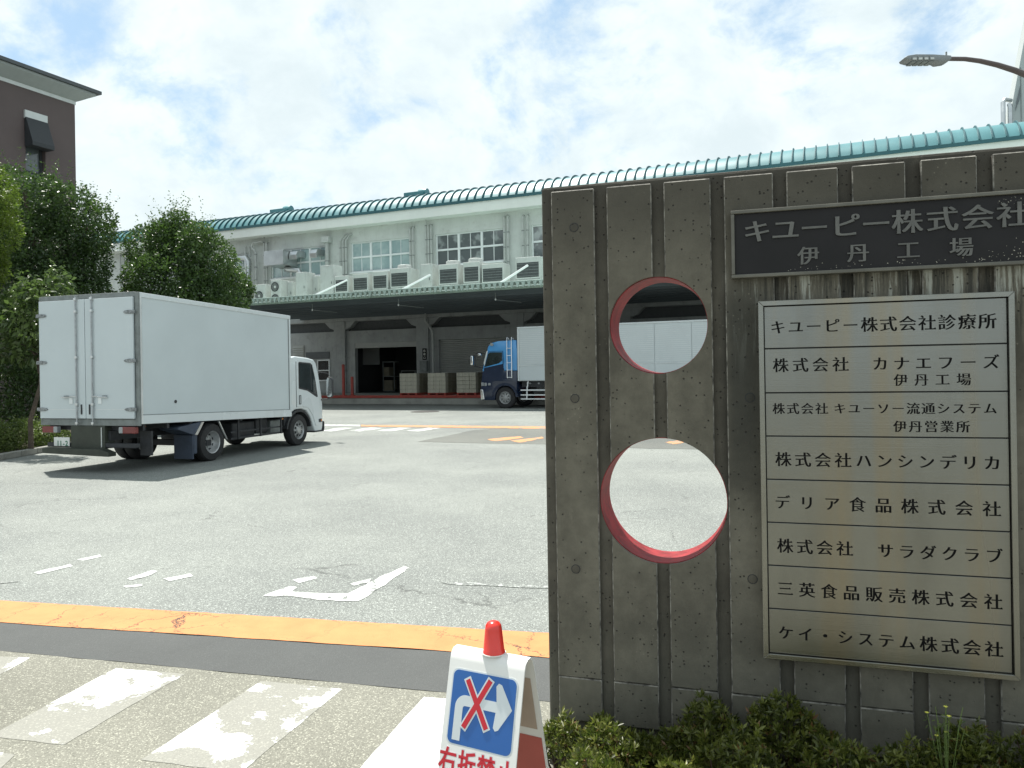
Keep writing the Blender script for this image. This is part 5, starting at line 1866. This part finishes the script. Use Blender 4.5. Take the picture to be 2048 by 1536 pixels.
# face coordinates: u right, v down the leaning front, w outwards
ln = sqrt(1 + K * K)
def face(u, w, v):
    # v measured down from the top fold
    return (u, -K / ln * v - w / ln, AZ - v / ln + w * K / ln)


def face_prism(mbb, pts, w0, w1):
    n_ = len(pts)
    area = sum(pts[i][0] * pts[(i + 1) % n_][1] - pts[(i + 1) % n_][0] * pts[i][1] for i in range(n_))
    if area > 0:
        pts = pts[::-1]
    vs_ = [face(u, w1, v) for u, v in pts] + [face(u, w0, v) for u, v in pts]
    mbb.add(vs_, [list(range(n_))] + [[i, (i + 1) % n_, n_ + (i + 1) % n_, n_ + i] for i in range(n_)])
    return mbb


def rrect(u0, u1, v0, v1, r, n_=6):
    out = []
    for (cx, cy, a0) in ((u1 - r, v0 + r, -90), (u1 - r, v1 - r, 0), (u0 + r, v1 - r, 90), (u0 + r, v0 + r, 180)):
        for i in range(n_ + 1):
            a = radians(a0 + 90 * i / n_)
            out.append((cx + r * cos(a), cy + r * sin(a)))
    return out


U0, U1, V0, V1 = 0.022, 0.255, 0.028, 0.252
AW_in = AW
raw_build(face_prism(MB(), rrect(U0 - .005, U1 + .005 - (0.27 - AW if AW < .27 else 0), V0 - .005, V1 + .005, .022), 0.0002, 0.0012), 'panel_border', M['print_white'], asg)
U1 = min(U1, AW - 0.02)
raw_build(face_prism(MB(), rrect(U0, U1, V0, V1, .020), 0.0013, 0.0022), 'blue_panel', M['print_blue'], asg)
pu = lambda a: U0 + (U1 - U0) * a
pv = lambda b: V0 + (V1 - V0) * b
arr = [(0.075, 0.95), (0.075, 0.50)]
for i in range(9):
    a = radians(180 + 90 * i / 8)
    arr.append((0.235 + 0.16 * cos(a), 0.50 + 0.17 * sin(a)))
arr += [(0.72, 0.335), (0.695, 0.13), (0.73, 0.085), (0.78, 0.10), (0.965, 0.405), (0.78, 0.70), (0.735, 0.72), (0.70, 0.68), (0.72, 0.475), (0.26, 0.475)]
for i in range(6):
    a = radians(270 - 90 * i / 5)
    arr.append((0.235 + 0.035 * cos(a), 0.51 + 0.035 * sin(a)))
arr += [(0.20, 0.95)]
raw_build(face_prism(MB(), [(pu(a), pv(b)) for a, b in arr], 0.0023, 0.0030), 'arrow', M['print_white'], asg)


def cross(w, name, mat, w0, w1, ext):
    mbb = MB()
    for (a, b) in (((0.24, 0.11), (0.60, 0.72)), ((0.60, 0.07), (0.24, 0.76))):
        a2 = Vector((pu(a[0]), pv(a[1])))
        b2 = Vector((pu(b[0]), pv(b[1])))
        d = (b2 - a2).normalized()
        nn = Vector((-d.y, d.x)) * w
        a2 = a2 - d * ext
        b2 = b2 + d * ext
        face_prism(mbb, [tuple(a2 + nn), tuple(b2 + nn), tuple(b2 - nn), tuple(a2 - nn)], w0, w1)
        w0 += 0.0001
        w1 += 0.0001
    return raw_build(mbb, name, mat, asg)


cross(0.0135, 'cross_outline', M['print_white'], 0.0031, 0.0036, 0.006)
cross(0.0085, 'cross', M['print_red'], 0.0039, 0.0044, 0.0)
# red characters below
for i, chh in enumerate('右折禁止'):
    uc = 0.032 + i * (AW - 0.064) / 3
    for (st, m_, wa, wb) in (('fatter', 'print_white', 0.0003, 0.0010), ('fat', 'print_red', 0.0012, 0.0020)):
        mbx = MB()
        put_glyph(mbx, chh, st, uc, 0.0, 0.072, wb, wa, sx=0.92, fn=lambda x, w, z: face(x, w, 0.305 - z * 1.15))
        raw_build(mbx, 'letter' if st == 'fat' else 'letter_outline', M[m_], asg)
# inside of the far leaf: backlit print showing through, painted as flat tints
def back(u, v, w):
    return (u, 0.070 + K / ln * v - w / ln, AZ - v / ln - w * K / ln)


for (pts, m_, w) in (([(AW * .1, .05), (AW * .93, .05), (AW * .93, .24), (AW * .1, .24)], pmat('print_ghost', (0.42, 0.33, 0.26), 0.6), 0.0050), ([(AW * .05, .27), (AW * .97, .27), (AW * .97, .62), (AW * .05, .62)], pmat('print_ghost_red', (0.45, 0.10, 0.08), 0.6), 0.0050)):
    vs_ = [back(u, v, w + e_) for e_ in (0, 0.0008) for u, v in pts]
    mbx = MB().add(vs_, [[0, 1, 2, 3], [4, 5, 6, 7], [0, 1, 5, 4], [1, 2, 6, 5], [2, 3, 7, 6], [3, 0, 4, 7]])
    raw_build(mbx, 'backlit_tint', m_, asg)
# red cap lamp on top
cxa, _z = FA.onY(988, 1322, 0.034)
cap = MB().lathe([(0, 0), (0.037, 0), (0.037, 0.006), (0.0345, 0.011), (0.0275, 0.080), (0.0255, 0.090), (0.0195, 0.099), (0.010, 0.1035), (0, 0.1045)], 32, Matrix.Translation((cxa, 0.034, AZ + 0.032)))
cap.build('red_cap', M['plastic_red'], asg, smooth=True)
MB().lathe([(0, 0), (0.040, 0), (0.040, 0.003), (0, 0.0032)], 28, Matrix.Translation((cxa, 0.034, AZ + 0.0305))).build('cap_collar', M['plastic_white'], asg, smooth=True)

# ================================================================== FOLIAGE
def leaf_mesh(name, pos, dirs, size, mat, parent, width=0.45, fold=0.25, tint=None, droop=0.0, loc=None):
    """one mesh of folded leaves: pos (N,3) base, dirs (N,3) tip direction, size (N,)"""
    N = len(pos)
    d = dirs / np.linalg.norm(dirs, axis=1, keepdims=True)
    r = rng.normal(size=(N, 3))
    s_ = np.cross(d, r)
    s_ /= np.linalg.norm(s_, axis=1, keepdims=True)
    up = np.cross(s_, d)
    sz = size[:, None]
    base = pos
    tip = pos + d * sz - np.array([0, 0, 1.0]) * droop * sz
    mid = pos + d * sz * 0.5
    lf = mid + s_ * sz * width * 0.5 + up * sz * fold * width * 0.5
    rt = mid - s_ * sz * width * 0.5 + up * sz * fold * width * 0.5
    V = np.stack([base, lf, tip, rt], axis=1).reshape(-1, 3)
    me = bpy.data.meshes.new(name)
    me.vertices.add(4 * N)
    me.vertices.foreach_set('co', V.astype(np.float32).ravel())
    i = np.arange(N) * 4
    tri = np.stack([i, i + 1, i + 2, i, i + 2, i + 3], axis=1).ravel()
    me.loops.add(6 * N)
    me.loops.foreach_set('vertex_index', tri.astype(np.int32))
    me.polygons.add(2 * N)
    me.polygons.foreach_set('loop_start', (np.arange(2 * N) * 3).astype(np.int32))
    me.polygons.foreach_set('loop_total', np.full(2 * N, 3, dtype=np.int32))
    me.update(calc_edges=True)
    at_ = me.attributes.new('tint', 'FLOAT', 'POINT')
    tv = rng.random(N) if tint is None else tint
    at_.data.foreach_set('value', np.repeat(np.clip(tv, 0, 1), 4).astype(np.float32))
    me.materials.append(mat)
    return link(name, me, parent, loc)


def rand_dir(N):
    v = rng.normal(size=(N, 3))
    return v / np.linalg.norm(v, axis=1, keepdims=True)


def crown_points(lumps, N, shell=0.35):
    """points near the surface of a union of lumps; fewer inside"""
    lumps = np.array(lumps)
    w = lumps[:, 3] ** 2
    idx = rng.choice(len(lumps), N, p=w / w.sum())
    d = rand_dir(N)
    rr = lumps[idx, 3] * (1 - shell * rng.random(N) ** 1.6)
    rr *= 1 + 0.10 * np.sin(d[:, 0] * 9 + idx) * np.cos(d[:, 2] * 8 + idx * 2)
    sc_ = np.ones((N, 3))
    p = lumps[idx, :3] + d * rr[:, None]
    return p, d, idx


def tree(name, base, lumps, N, leaf, mat, label, cat='tree', trunk_r=0.14, limbs=7, sprigs=0, group=None, sprig_len=0.6, width=0.45, droop=0.1):
    """lumps in coordinates relative to base"""
    e = tag(empty(name, base), label, cat, group)
    p, d, idx = crown_points(lumps, N)
    keep = p[:, 2] > 0.05
    p, d, idx = p[keep], d[keep], idx[keep]
    N = len(p)
    dirs = d * 0.55 + rand_dir(N) * 0.9 + np.array([0, 0, 0.25])
    # tufted clumps: random leaf shade per small clump of the crown
    cell = np.floor(p * 3.2).astype(int)
    h = (cell[:, 0] * 73856093 ^ cell[:, 1] * 19349663 ^ cell[:, 2] * 83492791) % 997 / 997.0
    tint = 0.55 * h + 0.45 * rng.random(N)
    P, D, Sz, Tn = [p], [dirs], [leaf * rng.uniform(0.65, 1.25, N)], [tint]
    L = np.array(lumps)
    if sprigs:
        for k_ in range(sprigs):
            i = rng.integers(len(L))
            dd = rand_dir(1)[0]
            dd[2] = abs(dd[2]) * 0.8 + 0.25
            dd /= np.linalg.norm(dd)
            st = L[i, :3] + dd * L[i, 3] * 0.97
            ln_ = sprig_len * rng.uniform(0.4, 1.0)
            ax = dd * 0.35 + np.array([rng.normal() * .15, rng.normal() * .15, 0.9])
            ax /= np.linalg.norm(ax)
            m_ = 16
            t_ = np.linspace(0, 1, m_)
            pp = st + ax * (t_ * ln_)[:, None] + rng.normal(size=(m_, 3)) * 0.03
            P.append(pp)
            D.append(ax * 0.3 + rand_dir(m_) * np.array([1, 1, .6]))
            Sz.append(leaf * rng.uniform(0.6, 1.1, m_) * (1 - 0.3 * t_))
            Tn.append(np.full(m_, rng.uniform(.4, 1)))
    P, D, Sz, Tn = np.concatenate(P), np.concatenate(D), np.concatenate(Sz), np.concatenate(Tn)
    c = leaf_mesh('crown', P, D, Sz, mat, e, width=width, tint=Tn, droop=droop)
    # trunk and limbs
    top = L[np.argmax(L[:, 2])]
    tb = MB()
    hgt = top[2]
    path = [(0, 0, 0)]
    for j in range(1, 6):
        f = j / 5
        path.append((top[0] * f * .6 + random.uniform(-.06, .06), top[1] * f * .6 + random.uniform(-.06, .06), hgt * f))
    tb.tube(path, [trunk_r * (1 - .15 * j) for j in range(6)], 9)
    tb.build('trunk', M['bark'], e, smooth=True)
    lb = MB()
    for k_ in range(limbs):
        i = k_ % len(L)
        f = random.uniform(.15, .6)
        a = Vector(path[0]).lerp(Vector(path[-1]), f)
        b = Vector(L[i, :3])
        m1 = a.lerp(b, .5) + Vector((random.uniform(-.15, .15), random.uniform(-.15, .15), .1))
        lb.tube([a, m1, b], [trunk_r * .45, trunk_r * .3, trunk_r * .1], 6)
    lb.build('limbs', M['bark'], e, smooth=True)['kind'] = 'stuff'
    return e


def lumps_from_px(spec, Z, jz=0.9, base=None):
    """(px, py, radius px) silhouettes become lumps at depth Z, staggered in depth"""
    out = []
    for (px, py, r) in spec:
        zz = Z + random.uniform(-jz, jz)
        c = at(px, py, zz)
        out.append((c.x - base[0], c.y - base[1], c.z, r / FPX * zz))
    return out


random.seed(11)
# big dark tree behind the truck
b2 = (at(110, 742, 23).x, 23.0, 0.0)
sp2 = [(60, 415, 62), (135, 430, 62), (30, 470, 70), (175, 455, 55), (100, 500, 85), (176, 530, 46), (30, 570, 80), (120, 590, 95), (180, 620, 60), (30, 680, 85), (110, 700, 80), (20, 780, 70), (90, 800, 70), (200, 700, 50),
       (20, 372, 40), (95, 385, 34), (192, 475, 30)]
tree('dense_tree', b2, lumps_from_px(sp2, 23, 1.0, b2), 60000, 0.115, M['leaf_dark'], 'tall dark leafy tree behind the left part of the white truck', trunk_r=0.2, sprigs=150, sprig_len=0.75, limbs=10)
# round tree in front of the facade
b3 = (at(370, 742, 25).x, 25.0, 0.0)
sp3 = [(360, 495, 58), (300, 500, 48), (415, 520, 55), (292, 560, 46), (345, 575, 80), (430, 570, 58), (465, 580, 40), (400, 610, 65), (275, 620, 45), (450, 625, 45), (345, 660, 70), (430, 680, 50), (300, 690, 50), (355, 450, 30), (330, 480, 40), (395, 480, 36), (480, 590, 24)]
tree('round_tree', b3, lumps_from_px(sp3, 25, 1.0, b3), 52000, 0.115, M['leaf_mid'], 'rounded green tree rising behind the truck box in front of the factory', trunk_r=0.16, sprigs=120, sprig_len=0.8)
# yellow-green tree at the very edge
b1 = (at(-90, 742, 19).x, 19.0, 0.0)
sp1 = [(-50, 410, 70), (-5, 385, 38), (-20, 460, 55), (-45, 530, 55), (0, 425, 36), (-25, 350, 30), (-80, 500, 70), (-30, 520, 40), (-90, 600, 60)]
tree('bright_tree', b1, lumps_from_px(sp1, 19, .6, b1), 26000, 0.085, M['leaf_bright'], 'bright yellow green tree cut off by the left edge of the photo', trunk_r=0.12, sprigs=40, sprig_len=0.35)
# large-leaved shrub left of the truck
b4 = (at(60, 742, 17.5).x, 17.5, 0.0)
sp4 = [(100, 600, 36), (60, 640, 45), (30, 620, 40), (115, 575, 22), (20, 680, 45), (60, 690, 38), (120, 562, 18), (60, 590, 24)]
tree('glossy_shrub', b4, lumps_from_px(sp4, 17.5, .4, b4), 2300, 0.16, M['leaf_glossy'], 'loose large leaved shrub between the white truck and the left edge', 'shrub', trunk_r=0.06, sprigs=22, sprig_len=0.5, width=0.5, droop=0.3)
# low sunlit hedge with a kerb
hb = []
for (hx_, hz_, hr_) in ((-70, 17.2, .6), (-30, 17.5, .58), (5, 17.9, .55), (38, 18.3, .55), (70, 18.8, .50), (98, 19.4, .42)):
    q = at(hx_, 742, hz_)
    hb.append((q.x, q.y, hr_))
b5 = (hb[2][0], hb[2][1], 0)
lm = []
for (x, y, r) in hb:
    for j in range(3):
        lm.append((x - b5[0] + random.uniform(-.3, .3), y - b5[1] + random.uniform(-.2, .2) + .1, 0.22 + random.uniform(0, .12), r * .82))
tree('low_hedge', b5, lm, 17000, 0.065, M['leaf_hedge'], 'low sunlit hedge behind the kerb left of the truck', 'hedge', trunk_r=0.03, sprigs=20, sprig_len=0.2)
kb = MB()
ka, kb_ = gnd(-160, 950), gnd(118, 900)
dd = (kb_ - ka)
n_k = int(dd.length / 0.6)
ang = atan2(dd.y, dd.x)
kerb = tag(empty('kerb', (ka.x, ka.y, 0), ang), 'concrete kerb edging the planting at the left', None, kind='structure')
k0 = MB().box(0.004, 0.596, 0, 0.15, 0, 0.13).build('kerb_stone', M['kerb'], kerb, bev=0.012)
for i in range(1, n_k + 4):
    o = k0.copy()
    col.objects.link(o)
    o.parent = kerb
    o.location = (i * 0.6, 0, 0)
pa = ka + Vector((-sin(ang), cos(ang), 0)) * .15
pb = pa + dd.normalized() * (n_k + 4) * .6
sheet('planting_bed', [pa, pb, pb + Vector((-3, 9, 0)), pa + Vector((-12, 4, 0))], 0.06, M['soil'])

# ---------------------------------------------------------------- azaleas at the foot of the gate wall
random.seed(5)
def azalea(cx, cy, rad, hgt, label, n_ros, sunny):
    e = tag(empty('azalea_bush', (cx, cy, 0)), label, 'bush', 'azalea bushes at the foot of the gate wall')
    n = n_ros
    a = rng.random(n) * 2 * pi
    rr = np.sqrt(rng.random(n))
    x = rr * np.cos(a) * rad[0]
    y = rr * np.sin(a) * rad[1]
    wob = 0.04 * np.sin(x * 17 + cx * 9) + 0.035 * np.cos(y * 21 + cx * 5) + 0.02 * np.sin(x * 41 + y * 33)
    z = hgt * np.sqrt(np.clip(1 - rr ** 2 * 0.85, 0, 1)) + wob
    layer = rng.random(n)
    z = z * (1 - 0.45 * layer ** 2.2) + rng.normal(size=n) * 0.012
    z = np.maximum(z, 0.03)
    P = np.stack([x, y, z], 1)
    # keep every sprig on the near side of the wall
    wx = (P[:, 0] + cx - FW.o[0]) * FW.n[0] + (P[:, 1] + cy - FW.o[1]) * FW.n[1]
    P = P[wx < -0.02]
    n = len(P)
    nl = 8
    tilt = rng.normal(size=(n, 3)) * 0.35 + np.array([0, 0, 1.0])
    tilt /= np.linalg.norm(tilt, axis=1, keepdims=True)
    rp = np.repeat(P, nl, axis=0)
    tp = np.repeat(tilt, nl, axis=0)
    dv = rand_dir(n * nl) * 0.95 + tp * 0.75
    szr = np.repeat(rng.uniform(0.65, 1.2, n), nl) * 0.031 * rng.uniform(.75, 1.15, n * nl)
    tint = np.repeat(rng.random(n) ** 1.3, nl) * .75 + rng.random(n * nl) * .25
    leaf_mesh('foliage', rp, dv, szr, M['leaf_azalea'], e, width=0.30, fold=0.3, tint=tint)
    tb = MB()
    for j in range(22):
        i = rng.integers(n)
        q = P[i]
        tb.tube([(q[0] * .15, q[1] * .15, 0.0), (q[0] * .7, q[1] * .7, q[2] * .55), (q[0], q[1], q[2])], [.007, .004, .002], 5)
    tb.build('stems', M['twig'], e)['kind'] = 'stuff'
    return e


AZL = [(0.10, -0.16, (.17, .16), .24, 'small azalea bush at the left end of the gate wall', 420),
       (0.36, -0.22, (.23, .22), .33, 'azalea bush below the two round holes', 900),
       (0.66, -0.14, (.21, .15), .41, 'dark azalea bush between the holes and the steel board', 700),
       (0.78, -0.50, (.30, .26), .40, 'sunlit azalea bush nearest the camera below the steel board corner', 1300),
       (0.99, -0.14, (.22, .15), .44, 'azalea bush with raised tips under the left part of the steel board', 800),
       (1.24, -0.36, (.28, .30), .42, 'azalea bush under the middle of the steel board', 1100),
       (1.55, -0.18, (.24, .20), .42, 'azalea bush with bare reddish tips under the right part of the steel board', 850),
       (1.60, -0.55, (.30, .26), .42, 'azalea bush in front at the lower right corner', 1000),
       (1.90, -0.22, (.30, .26), .46, 'azalea bush at the right edge of the photo', 900),
       (0.36, -0.58, (.24, .24), .36, 'sunlit azalea bush beside the folding stand sign', 800),
       (1.2, -0.85, (.36, .26), .40, 'azalea bush at the bottom edge below the steel board', 900)]
for (s_, q_, rad, h_, lab, nr) in AZL:
    w0 = FW.world(s_, q_)
    azalea(w0.x, w0.y, rad, h_ * 0.90, lab, nr, True)
# bed under the bushes
sheet('flower_bed', [FW.world(0.02, 0.0), FW.world(3.6, 0.0), FW.world(3.6, -1.4), FW.world(0.15, -1.0)], 0.012, M['soil'], jitter=0.02)
# the weed with pale yellow flowers
wf0 = FW.world(1.47, -0.30)
we = tag(empty('flowering_weed', wf0), 'thin weed with small pale yellow flowers among the azaleas', 'weed')
st = MB()
heads = []
for i in range(11):
    a = random.uniform(0, 2 * pi)
    r_ = random.uniform(.01, .085)
    h_ = random.uniform(.40, .56)
    tip = Vector((r_ * cos(a), r_ * sin(a), h_))
    st.tube([(0, 0, .0), (tip.x * .3, tip.y * .3, .3), (tip.x * .8, tip.y * .8, h_ - .05), tip], [.0022, .0018, .0013, .001], 5)
    heads.append(tip)
st.build('stems', M['stem_green'], we)['kind'] = 'stuff'
n = 90
P = np.array([list(heads[i % 11] * random.uniform(.72, .98)) for i in range(n)])
leaf_mesh('leaves', P, rand_dir(n) + np.array([0, 0, .3]), np.full(n, .020), M['leaf_hedge'], we, width=.25)
for hh_ in heads[:5]:
    fm = MB()
    for j in range(8):
        a = 2 * pi * j / 8
        c_, s_ = cos(a), sin(a)
        fm.add([tuple(hh_), tuple(hh_ + Vector((c_ * .004 - s_ * .0022, s_ * .004 + c_ * .0022, .002))), tuple(hh_ + Vector((c_ * .0085, s_ * .0085, .003))), tuple(hh_ + Vector((c_ * .004 + s_ * .0022, s_ * .004 - c_ * .0022, .002)))], [[0, 1, 2, 3]])
    fm.lathe([(0, 0), (.003, 0), (.002, .003), (0, .0035)], 8, Matrix.Translation(hh_))
    fm.build('flower', M['flower_yellow'], we)

bpy.data.objects.remove(FO)
